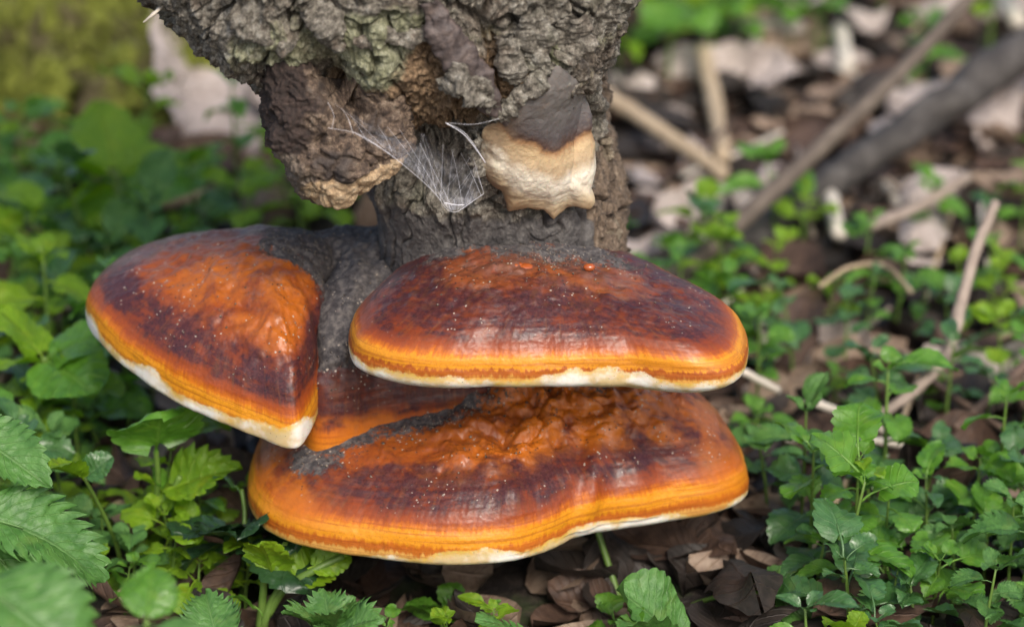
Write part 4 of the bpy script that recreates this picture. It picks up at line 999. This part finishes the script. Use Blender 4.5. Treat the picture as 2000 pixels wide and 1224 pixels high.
stick('straw', [at(1485, 625, .24), at(1500, 665, .24), at(1515, 715, .24)], [.0035, .004, .0035], M_PALE, 'short broad bleached straw stump beside the upper fungus', 'straw')
stick('straw', [at(1450, 725, .14), at(1520, 762, .15)], [.002, .002], M_PALE, SL, 'straw', GP)
stick('straw', [at(1372, 95, .70), at(1395, 200, .62), at(1412, 310, .53)], [.006, .006, .005], M_STRAW, 'thick upright tan reed stem beyond the trunk', 'straw')
stick('straw', [at(1165, 175, .60), at(1290, 255, .55), at(1420, 345, .5)], [.0055, .005, .005], M_STRAW, 'long tan reed stem lying behind the trunk', 'straw')
stick('straw', [at(1690, 310, .54), at(1760, 405, .44)], [.0045, .0045], M_PALE, SL, 'straw', GP)
stick('straw', [at(1620, 380, .44), at(1640, 460, .38)], [.005, .0045], M_PALE, SL, 'straw', GP)
stick('straw', [at(1640, 60, .75), at(1655, 130, .68)], [.006, .006], M_PALE, SL, 'straw', GP)
stick('straw', [at(1950, -10, .75), at(1990, 45, .7)], [.006, .006], M_PALE, SL, 'straw', GP)
stick('straw', [at(1700, 440, .35), at(1790, 405, .38), at(1890, 345, .42)], [.0035, .0035, .0035], M_GREYSTALK, SL, 'straw', GP)
stick('straw', [at(1360, 1188, .0), at(1500, 1178, .01), at(1660, 1168, .02), at(1750, 1165, .03)], [.0024, .0026, .0028, .0026], M_STRAW, 'straight tan straw flat under the small herbs', 'straw')
stick('straw', [at(1480, 1030, .06), at(1550, 1075, .05), at(1620, 1110, .04)], [.0022, .0024, .0022], M_STRAW, SL, 'straw', GP)
stick('straw', [at(1800, 1150, .03), at(1850, 1224, .0), at(1890, 1290, -.03)], [.0025, .0025, .0025], M_STRAW, SL, 'straw', GP)
stick('straw', [at(1850, 950, .1), at(1960, 1000, .08), at(2060, 1060, .06)], [.002, .002, .002], M_STRAW, SL, 'straw', GP)
stick('straw', [at(1600, 560, .26), at(1660, 522, .27), at(1730, 520, .28), at(1780, 570, .25)], [.0012, .0012, .0012, .0012], M_STRAW, 'thin arched straw loop over green leaves', 'straw')
stick('straw', [at(150, 1105, .02), at(240, 1100, .02), at(330, 1095, .03)], [.003, .003, .003], M_BRSTALK, 'short brown stem piece lying behind the nettles', 'straw')
stick('straw', [at(720, 1235, .01), at(780, 1195, .03), at(850, 1140, .06)], [.0028, .003, .0028], M_GREYSTALK, SL, 'straw', GP)
stick('straw', [at(300, 400, .42), at(380, 385, .43), at(490, 360, .45)], [.004, .004, .004], M_STRAW, 'pale green-tan stem lying behind the tilted fungus', 'straw')
for i in range(46):
    y = RNG.uniform(-.02, .9); x = RNG.uniform(-.1, 1) * vis_half(y) if i % 4 else RNG.uniform(-1, 0) * vis_half(y)
    if in_trunk(x, y, .01): continue
    a = RNG.uniform(0, 3.14); l = RNG.uniform(.02, .07); z = GZ(x, y) + RNG.uniform(.004, .02)
    dx, dy = math.cos(a) * l, math.sin(a) * l
    stick('straw', [(x - dx, y - dy, z - .006), (x + RNG.uniform(-.004, .004), y, z), (x + dx, y + dy, z + RNG.uniform(-.004, .02))], [.0014, .0018, .0014], RNG.choice([M_STRAW, M_PALE, M_GREYSTALK, M_BRSTALK]), SL, 'straw', GP, n=6, seed=i)

# large noticeable dead leaves
def big_dead(px, py, L_, W_, curl, bend, mat, label, yaw, tilt=(0, 0), up=.01, seed=3):
    q = gnd(px, py, .02); me = dead_leaf_mesh('dead_leaf', mat, L_, W_, curl, bend, seed, 36, 12)
    o = tag(obj('dead_leaf', me), label, 'dead leaf'); o.matrix_basis = Matrix.Translation((q[0], q[1], GZ(q[0], q[1]) + up)) @ Matrix.Rotation(tilt[0], 4, 'X') @ Matrix.Rotation(tilt[1], 4, 'Y') @ Matrix.Rotation(yaw, 4, 'Z')
big_dead(455, 235, .15, .055, .3, .15, D_PALE, 'large pale papery dead leaf leaning up behind the overhanging trunk edge', 2.3, (.8, .1), .035, 5)
big_dead(1950, 715, .10, .040, .35, .2, D_PALE, 'large ribbed pale grey dead leaf behind the curved stalk', .5, (.45, 0), .0, 8)
big_dead(1440, 110, .12, .032, .4, .1, D_PALE, 'wide pale pinkish dead leaf in front of far green herbs', -.2, (.5, .1), .0, 11)
big_dead(1265, 450, .06, .025, .3, .2, D_PALE, 'rounded pale dead leaf close beside the trunk base', .8, (.7, 0), .0, 14)
big_dead(1610, 640, .07, .026, .5, .2, D_PALE, 'pale curled dead leaf under the thin arched straw', -.4, (.5, 0), .0, 17)
big_dead(1420, 395, .09, .028, .4, .2, D_PALE, 'long pale dead leaf below the thin straight stick', .1, (.4, 0), .0, 19)
big_dead(1940, 250, .09, .022, .6, .1, D_PALE, 'upright pale dead leaf below the thick branch', 1.4, (.6, .3), .01, 21)
big_dead(1560, 735, .06, .018, .5, .2, D_PALE, 'pale twisted dead leaf between the straws', -.3, (.5, 0), .0, 23)

# ------------------------------------------------------------------ moss
def build_moss():
    t = NT('moss'); o = t.obj(); n1, n2 = t.noise(o, 30, 5), t.noise(o, 240, 4, .7)
    c = t.ramp(n2, [(.25, (.06, .07, .012)), (.5, (.22, .25, .03)), (.75, (.37, .40, .07))]); c = t.mix(t.ss(n1, .47, .60, 0, .85), c, (.10, .072, .045))
    m = t.done(t.bsdf(c, .8, t.bump(n2, 1, .004)))
    spots = [(60, 150, .12, .08, .10), (200, 190, .07, .06, .045), (310, 190, .055, .06, .085), (10, 235, .05, .05, .06), (180, 60, .16, .1, .13)]
    for i, (px, py, rx, ry, rz) in enumerate(spots):
        q = gnd(px, py, .03); V, F, u = rough_blob((0, 0, 0), rx, ry, rz, 120, 70, .040, 20, 100 + i, 1, .006)
        root = thing('mossy_mound', ['tall yellow-green moss cushion', 'mossy hummock with brown gaps', 'mossy hummock nearest the large pale dead leaf', 'low moss tuft before the taller cushions', 'broad moss bank farthest back'][i] + ' on the ground', 'moss mound', (q[0], q[1] + .02, GZ(q[0], q[1])), None)
        obj('mound', mesh('mound', V, F, m), root)
        rng = np.random.default_rng(i); k = 1500; idx = rng.integers(0, len(V), k); P = V[idx]; up = P[:, 2] > -.01; P = P[up]
        nn = P / np.array([rx, ry, rz]) ** 2; nn /= np.linalg.norm(nn, axis=1, keepdims=True); nn += rng.normal(0, .5, nn.shape) + np.array([0, 0, .3])
        L_ = rng.uniform(.006, .016, len(P))[:, None]; sd_ = np.cross(nn, rng.normal(size=nn.shape)); sd_ /= np.linalg.norm(sd_, axis=1, keepdims=True)
        a, b, c_, d_ = P - nn * .002, P + nn * L_ * .5 + sd_ * .0016, P + nn * L_, P + nn * L_ * .5 - sd_ * .0016
        W = np.stack([a, b, c_, d_], 1).reshape(-1, 3); Fq = np.arange(len(W)).reshape(-1, 4)
        s = obj('moss_fronds', mesh('moss_fronds', W, Fq, m, smooth=False), root); s['kind'] = 'stuff'
build_moss()

# ------------------------------------------------------------------ background herbs
KIND = {'mid': ('low herb with rounded mid-green leaves among the leaf litter', 'mid-green herbs on the woodland floor'),
        'yel': ('low herb with bright yellow-green leaves among the leaf litter', 'yellow-green herbs on the woodland floor'),
        'blue': ('low herb with shiny deep green leaves among the leaf litter', 'shiny deep green herbs on the woodland floor')}
KIND['net'] = ('young nettle with coarse toothed leaves among the smaller herbs', 'young nettles among the herbs')
LO['net'] = HI
KIND['dark'] = ('low herb with blackish green leaves', '')
placed = []
LOOK = {'mid': 'low herb with mid-green leaves', 'yel': 'low herb with bright yellow-green leaves', 'blue': 'low herb with shiny deep green leaves',
        'dark': 'low herb with blackish green leaves', 'net': 'young nettle with coarse toothed leaves'}
WHERE = iter(['in front of the moss mounds', 'beside the rim of the tilted fungus', 'below the tilted fungus', 'between the nettles and the widest fungus', 'close behind the trunk base',
              'between the thin stick and the bent stalk', 'around the paired bleached straws', 'standing beside the widest fungus', 'around the two-lobed grey-green leaf', 'beyond the tan reed stems',
              'in the dark gap under the widest fungus', 'along the thick fallen branch', 'far behind the trunk'])
def scatter(n, fn, kinds, smin, smax, mind=.022, nl=(4, 7)):
    where = next(WHERE)
    k = tries = 0
    while k < n and tries < n * 60:
        tries += 1; x, y = fn()
        if in_trunk(x, y, .012) or (smax > .45 and .03 < x < .135 and -.13 < y < .05) or (smax > .45 and ((x / .125) ** 2 + ((y - .01) / .11) ** 2 < 1 or (smax > .62 and ((x + .13) / .075) ** 2 + ((y - .03) / .11) ** 2 < 1))) or any((x - a) ** 2 + (y - b) ** 2 < mind ** 2 for a, b in placed): continue
        placed.append((x, y)); kd = RNG.choice(kinds); lb = LOOK[kd] + ' ' + where; gp = lb.split(' with ')[0] + 's with' + lb.split(' with')[1]
        herb((x, y, GZ(x, y)), LO[kd] if RNG.random() < .8 or kd == 'net' else LO[kd] + LO['mid'], RNG.randrange(6), RNG.randint(*nl), RNG.uniform(smin, smax), lb, gp, spread=.62 if kd == 'net' else 1., name='young_nettle' if kd == 'net' else 'woodland_herb'); k += 1
def pxfn(x0, x1, y0, y1):
    def f():
        q = gnd(RNG.uniform(x0, x1), RNG.uniform(y0, y1), .03); return q[0], q[1]
    return f
scatter(26, pxfn(-60, 600, 330, 500), ['yel', 'mid', 'yel', 'blue'], .55, .9)
scatter(22, pxfn(-60, 330, 500, 790), ['mid', 'yel', 'blue', 'yel', 'net'], .6, .95)
scatter(12, pxfn(-60, 460, 780, 1010), ['mid', 'yel', 'net', 'blue'], .55, .85)
scatter(16, pxfn(60, 560, 930, 1110), ['mid', 'yel', 'net', 'dark'], .4, .6, .018)
scatter(9, pxfn(1200, 1460, 470, 620), ['mid', 'blue', 'yel'], .45, .7)
scatter(18, pxfn(1400, 2060, 520, 680), ['mid', 'blue', 'yel', 'blue'], .4, .65)
scatter(8, pxfn(1450, 2060, 700, 800), ['mid', 'blue', 'yel'], .4, .65)
scatter(34, pxfn(1400, 2060, 930, 1200), ['mid', 'blue', 'yel', 'mid', 'net', 'blue'], .48, .78, .018)
scatter(15, pxfn(1380, 2060, 1190, 1340), ['mid', 'blue', 'yel', 'net'], .45, .7)
scatter(16, pxfn(1150, 1950, -40, 130), ['mid', 'yel'], .7, 1.1)
scatter(7, pxfn(700, 1330, 1150, 1230), ['mid', 'yel'], .28, .42)
scatter(6, pxfn(1500, 2050, 380, 440), ['mid', 'yel', 'blue'], .5, .75)
scatter(26, lambda: (RNG.uniform(-.9, .9), RNG.uniform(.75, 1.7)), ['mid', 'blue', 'yel'], .8, 1.3, .05)

# purple flower far back
q = at(1500, 8, .85)
fl = thing('purple_flower', 'small purple flower beyond the far herbs', 'flower', (q[0], q[1], GZ(q[0], q[1])))
t = NT('petal'); PM = t.done(t.bsdf((.16, .025, .12), .5))
V, F = tube([(0, 0, 0), (0, 0, q[2])], [.0015, .0012], 6, 4); obj('stem', fix_tris('stem', V, F, STEM), fl)
for k in range(6):
    V, F, _ = rough_blob((.008, 0, 0), .010, .006, .002, 16, 10, .0004, 100, k, 1, 0)
    obj('petal', mesh('petal', V, F, PM), fl, Matrix.Translation((0, 0, q[2])) @ Matrix.Rotation(k * 1.05, 4, 'Z') @ Matrix.Rotation(-.5, 4, 'Y'))

# ------------------------------------------------------------------ foreground plants, one by one
def aim(v):                                   # yaw and pitch that send a leaf along v
    v = np.asarray(v, float); v /= np.linalg.norm(v)
    return math.atan2(v[1], v[0]), math.asin(v[2])
def plant(name, label, base_px, leaves, stem_rad=.0016, cat='plant', stems=None, mat=STEM):
    """base (x, y) world or pixel on the soil; leaves: (px, py, Y) of leaf base, (px, py, Y) of leaf tip, mesh, roll"""
    bx, by = base_px; bz = GZ(bx, by)
    root = thing(name, label, cat, (bx, by, bz)); B = np.array([bx, by, bz])
    for i, s in enumerate(stems or []):
        pts = [np.array(p) - B for p in s]
        V, F = tube([(*(pts[0][:2] if i else (0, 0)), pts[0][2] if i else -.01)] + pts[0 if not i else 1:], np.linspace(stem_rad, stem_rad * .7, len(pts) + (1 if not i else 0)), 8, 6)
        obj('stem', fix_tris('stem', V, F, mat), root)
    for (a, b, me, roll) in leaves:
        a, b = at(*a), at(*b); L_ = max(v.co.x for v in me.vertices); y, p = aim(b - a)
        obj('leaf', me, root, leaf_matrix(a - B, y, p, roll, float(np.linalg.norm(b - a)) / L_))
    return root
def NL(seed, L=.05, W=.02, bend=.3, fold=.15, twist=0., mat=G_NETTLE, kind='nettle', teeth=11, pet=.006, tooth=.17, lobe=.06, quilt=.0018, per=4):
    return leaf_mesh('leaf', mat, kind, L, W, teeth, bend, fold, pet, lobe, quilt, twist, seed, per, 8, tooth, .0009)
# A: sharp serrated nettle leaf on the left and its companions
s = at(-60, 1010, -.085)
plant('stinging_nettle', 'nettle with one sharply toothed leaf reaching right below a smoother oval leaf', (s[0] - .01, s[1]),
      [((-50, 1005, -.085), (205, 1055, -.095), NL(1, .05, .0135, .55, .30, .1, tooth=.26), .35), ((-60, 1030, -.085), (150, 1225, -.11), NL(2, .05, .014, .3, .2), .2), ((-70, 990, -.08), (-200, 1060, -.10), HI[1], 0.)],
      stems=[[at(-64, 1150, -.085), at(-58, 1060, -.085), at(-55, 990, -.085)]])
s = at(-90, 870, -.06)
plant('stinging_nettle', 'tall nettle whose oval blue-green leaf enters above the sharply toothed leaf', (s[0], s[1]),
      [((-80, 830, -.06), (98, 925, -.085), NL(3, .05, .015, .25, .12, 0, tooth=.10), .35), ((-90, 830, -.06), (-220, 900, -.09), HI[0], 0.)], stems=[[at(-92, 1100, -.06), at(-90, 950, -.06), at(-88, 828, -.06)]])
s = at(-40, 1280, -.24)
plant('stinging_nettle', 'nettle with big soft blurred leaf in the lower corner', (s[0] - .02, s[1]),
      [((-60, 1130, -.235), (205, 1275, -.26), NL(4, .055, .021, .45, .1, 0, tooth=.08), .25), ((-60, 1055, -.235), (-160, 1200, -.22), HI[2], 0)], stems=[[at(-70, 1300, -.24), at(-64, 1150, -.24), at(-62, 1048, -.235)]])
s = at(300, 1290, -.19)
plant('stinging_nettle', 'blurred nettle top with pale green leaf between the big soft leaf and a toothed one', (s[0], s[1]),
      [((285, 1215, -.24), (300, 1090, -.22), NL(5, .05, .022, .25, .2, 0, tooth=.09, mat=G_MID), .2), ((287, 1218, -.24), (225, 1262, -.25), HI[3], .3), ((287, 1218, -.24), (385, 1240, -.25), HI[0], .2)], stems=[[at(297, 1330, -.22), at(290, 1270, -.235), at(286, 1213, -.24)]])
s = at(420, 1300, -.12)
plant('stinging_nettle', 'nettle showing a single upright toothed leaf at the bottom edge', (s[0], s[1]),
      [((430, 1270, -.12), (395, 1140, -.10), NL(6, .05, .020, .35, .2, .2, tooth=.18), -.3), ((425, 1275, -.12), (495, 1235, -.13), HI[1], .3), ((425, 1275, -.12), (350, 1260, -.13), HI[2], .3)], stems=[[at(428, 1360, -.12), at(428, 1310, -.12), at(427, 1272, -.12)]])
s = at(640, 1290, -.095)
plant('stinging_nettle', 'bristly nettle tip with a fan of toothed young leaves below the widest fungus', (s[0], s[1]),
      [((640, 1240, -.095), (570, 1170, -.10), NL(7, .04, .016, .3, .3, tooth=.24, teeth=8), .2), ((645, 1240, -.095), (630, 1140, -.08), NL(8, .04, .017, .3, .3, tooth=.24, teeth=8), -.2),
       ((650, 1240, -.095), (735, 1190, -.10), NL(9, .04, .019, .25, .2, tooth=.22, teeth=8), .3), ((645, 1238, -.097), (665, 1175, -.115), NL(10, .03, .009, .1, .4, tooth=.25, teeth=7), .1), ((645, 1240, -.095), (690, 1155, -.08), NL(12, .04, .017, .3, .25, tooth=.2, teeth=8), .1)],
      stems=[[at(645, 1340, -.095), at(644, 1280, -.095), at(645, 1238, -.095)]])
s = at(1010, 1300, -.10)
plant('stinging_nettle', 'nettle with a single leaf tip poking up under the middle of the widest fungus', (s[0], s[1]),
      [((1060, 1290, -.10), (965, 1170, -.10), NL(11, .05, .019, .35, .15, tooth=.14), .35), ((1060, 1290, -.10), (1130, 1270, -.10), HI[0], .2)], stems=[[at(1062, 1360, -.1), at(1061, 1320, -.1), at(1060, 1288, -.1)]])
s = at(1290, 1300, -.075)
plant('stinging_nettle', 'nettle with a broad wrinkled rounded leaf standing below the widest fungus', (s[0], s[1]),
      [((1330, 1260, -.075), (1225, 1130, -.075), NL(13, .05, .024, .2, .15, kind='round', tooth=.10, teeth=9, lobe=.1, quilt=.0026), -.35), ((1330, 1262, -.075), (1215, 1190, -.10), NL(14, .03, .006, .2, .5, tooth=.25, teeth=6), .2), ((1330, 1262, -.075), (1420, 1250, -.09), HI[3], .2)],
      stems=[[at(1335, 1330, -.075), at(1332, 1295, -.075), at(1330, 1260, -.075)]])
# B: herbs behind the nettles, left of the fungus
s = at(238, 1110, .0)
plant('woodland_herb', 'slender herb with one folded leaf on a long bare stalk', (s[0], s[1]),
      [((165, 935, -.02), (100, 895, -.03), NL(20, .03, .014, .2, .5, mat=G_YEL, kind='round', teeth=7, tooth=.1), .2), ((165, 935, -.02), (212, 888, -.02), NL(21, .03, .013, .3, .3, mat=G_BLUE, kind='round', teeth=7, tooth=.1), .9)],
      stems=[[at(232, 1080, .0), at(205, 1010, -.01), at(165, 932, -.02)]], stem_rad=.0013)
s = at(268, 1095, .02)
plant('woodland_herb', 'herb with a broad fan-shaped dark green leaf under the tilted fungus', (s[0], s[1]),
      [((305, 885, .01), (310, 795, -.005), NL(22, .03, .021, .1, .25, mat=G_MID, kind='round', teeth=8, tooth=.1), .1), ((318, 960, .012), (455, 898, .0), NL(23, .035, .012, .2, .35, mat=G_YEL, teeth=7, tooth=.14), .6), ((318, 955, .012), (262, 925, .01), LO['yel'][1], .3),
       ((325, 985, .012), (370, 950, .01), LO['yel'][0], .5), ((322, 975, .012), (300, 900, .02), LO['mid'][5], .8), ((330, 975, .012), (382, 1000, .0), LO['yel'][3], .3)],
      stems=[[at(275, 1060, .018), at(300, 1000, .015), at(308, 940, .012), at(305, 880, .01)], [at(290, 1030, .016), at(325, 980, .012), at(352, 930, .01)]], stem_rad=.0018)
s = at(470, 1110, .0)
plant('woodland_herb', 'herb with glossy blackish green leaves tucked beside the widest fungus', (s[0], s[1]),
      [((480, 1075, -.01), (365, 985, -.02), NL(24, .035, .017, .5, .1, mat=G_DARK, kind='round', teeth=8, tooth=.13), .3), ((470, 1075, -.012), (505, 955, -.02), NL(25, .04, .019, .5, .1, mat=G_DARK, kind='round', teeth=8, tooth=.13), .2),
       ((480, 1062, -.015), (605, 1095, -.05), NL(26, .04, .016, .3, .2, mat=G_DARK, kind='round', teeth=8, tooth=.14), -.2), ((475, 1065, -.015), (350, 1075, -.03), LO['dark'][3], .2), ((480, 1062, -.012), (455, 1000, -.045), NL(27, .035, .015, .3, .2, mat=G_DARK, kind='round', teeth=8, tooth=.14), .2), ((490, 1062, -.015), (560, 1040, -.04), LO['dark'][0], .2), ((470, 960, .0), (425, 920, .0), LO['blue'][0], .3)],
      stems=[[at(472, 1095, -.005), at(474, 1075, -.01), at(475, 1058, -.012), at(478, 1000, -.005), at(472, 955, .0)]], stem_rad=.0014)
s = at(520, 1230, -.03)
plant('woodland_herb', 'fleshy yellow-green forked stem with lobed leaves under the widest fungus edge', (s[0], s[1]),
      [((535, 1130, -.045), (515, 1045, -.05), NL(28, .03, .015, .2, .2, mat=G_YEL, kind='round', teeth=7, tooth=.12), .3), ((600, 1110, -.045), (685, 1080, -.04), NL(29, .035, .013, .2, .2, mat=G_YEL, kind='round', teeth=7, tooth=.12), .8), ((560, 1150, -.05), (640, 1060, -.03), NL(30, .035, .018, .2, .2, mat=G_YEL, kind='round', teeth=7, tooth=.12), .5), ((515, 1200, -.05), (455, 1150, -.05), LO['mid'][0], .4)],
      stems=[[at(515, 1224, -.045), at(530, 1175, -.045), at(548, 1140, -.045), at(535, 1090, -.045)], [at(522, 1200, -.045), at(555, 1150, -.045), at(610, 1115, -.045), at(670, 1085, -.04)], [at(508, 1224, -.045), at(512, 1180, -.045), at(518, 1110, -.045)]], stem_rad=.0022)
s = at(840, 1250, -.02)
plant('woodland_herb', 'small herb with an oval leaf in the dark gap below the widest fungus', (s[0], s[1]),
      [((862, 1210, -.03), (795, 1165, -.035), NL(31, .022, .011, .2, .1, mat=G_MID, kind='round', teeth=6, tooth=.1), .9), ((862, 1210, -.03), (915, 1165, -.03), NL(32, .022, .011, .2, .1, mat=G_MID, kind='round', teeth=6, tooth=.1), .7), ((865, 1210, -.03), (890, 1135, -.02), LO['mid'][1], .4)], stems=[[at(866, 1245, -.03), at(864, 1228, -.03), at(862, 1208, -.03)]], stem_rad=.001)
# C: stems right of the fungus
s = at(1222, 1215, -.02)
plant('woodland_herb', 'single smooth green stalk slanting up behind the widest fungus', (s[0], s[1]), [((1165, 1030, .0), (1130, 985, .02), LO['yel'][0], .2), ((1218, 1200, -.02), (1160, 1190, -.02), LO['blue'][0], .4)],
      stems=[[at(1218, 1200, -.02), at(1200, 1140, -.015), at(1178, 1070, -.005), at(1163, 1025, .0)]], stem_rad=.0019)
s = at(1262, 1190, .01)
plant('woodland_herb', 'thick branching bright green stem beside the widest fungus tip', (s[0], s[1]),
      [((1285, 1050, .03), (1380, 1000, .03), NL(33, .04, .014, .3, .2, mat=G_MID, teeth=7, tooth=.12, kind='round'), .5), ((1280, 1070, .03), (1235, 1020, .04), LO['yel'][3], .2), ((1268, 1150, .015), (1395, 1130, .0), NL(34, .035, .012, .3, .3, mat=G_MID, teeth=7, tooth=.12, kind='round'), .6), ((1290, 1060, .03), (1355, 1045, .02), LO['yel'][2], .2)],
      stems=[[at(1265, 1170, .015), at(1272, 1110, .02), at(1285, 1060, .03), at(1310, 1010, .04)], [at(1275, 1090, .025), at(1310, 1050, .03), at(1360, 1010, .035)]], stem_rad=.0026)
s = at(1335, 1200, -.02)
plant('woodland_herb', 'herb with a two-lobed grey-green leaf at the end of a horizontal stalk', (s[0], s[1]),
      [((1498, 1155, -.045), (1455, 1115, -.05), NL(35, .022, .010, .3, .3, mat=G_NETTLE, kind='round', teeth=5, tooth=.1, quilt=.0008), .3), ((1500, 1155, -.045), (1518, 1100, -.045), NL(36, .022, .009, .2, .4, mat=G_NETTLE, kind='lance', teeth=5, tooth=.1, quilt=.0008), .2), ((1500, 1155, -.045), (1615, 1225, -.06), NL(37, .035, .012, .5, .3, mat=G_NETTLE, kind='lance', teeth=6, tooth=.15, quilt=.001), .3), ((1500, 1156, -.045), (1560, 1160, -.055), NL(38, .025, .010, .3, .3, mat=G_NETTLE, kind='round', teeth=5, tooth=.1, quilt=.0008), .3)],
      stems=[[at(1345, 1185, -.025), at(1400, 1165, -.035), at(1450, 1158, -.04), at(1502, 1154, -.045)]], stem_rad=.0013)
# D: big leaves standing on the left, out of focus
s = gnd(230, 420, 0)
plant('woodland_herb', 'tall herb with upright pointed yellow-green leaves beyond the tilted fungus', (s[0], s[1]),
      [((225, 340, .33), (195, 185, .36), NL(40, .06, .030, .15, .2, mat=G_YEL, kind='nettle', teeth=5, tooth=.05), .2), ((230, 345, .33), (90, 290, .34), NL(41, .05, .024, .2, .1, mat=G_YEL, kind='round', teeth=6, tooth=.05), .5), ((230, 345, .33), (330, 270, .35), NL(42, .05, .016, .2, .3, mat=G_YEL, teeth=6, tooth=.06), .4),
       ((235, 370, .33), (420, 310, .36), NL(43, .06, .02, .3, .2, mat=G_MID, teeth=6, tooth=.06), .6), ((225, 380, .33), (110, 380, .31), NL(44, .05, .02, .3, .2, mat=G_YEL, teeth=6, tooth=.06), .6)],
      stems=[[at(228, 400, .33), at(228, 370, .33), at(226, 338, .33)]], stem_rad=.003)
s = gnd(90, 770, 0)
plant('woodland_herb', 'herb with large bright rounded leaves left of the tilted fungus rim', (s[0], s[1]),
      [((85, 700, .09), (10, 590, .10), NL(45, .05, .026, .2, .1, mat=G_YEL, kind='round', teeth=7, tooth=.06), .2), ((90, 700, .09), (185, 640, .09), NL(46, .05, .026, .2, .1, mat=G_MID, kind='round', teeth=7, tooth=.06), .3), ((85, 705, .09), (-40, 700, .08), NL(47, .05, .02, .3, .2, mat=G_YEL, kind='round', teeth=7, tooth=.06), .3), ((90, 705, .09), (170, 735, .06), NL(48, .05, .026, .3, .1, mat=G_MID, kind='round', teeth=7, tooth=.06), .3)],
      stems=[[at(88, 745, .09), at(88, 720, .09), at(87, 698, .09)]], stem_rad=.0022)

# pale fibre hanging from the trunk edge
stick('silk_fibre', [at(352, -8, -.01), at(325, 6, -.015), at(300, 28, -.02), at(280, 44, -.02)], [.0004, .0007, .0008, .0003], M_PALE, 'tiny curled pale fibre hanging off the upper trunk edge', 'fibre', n=6)
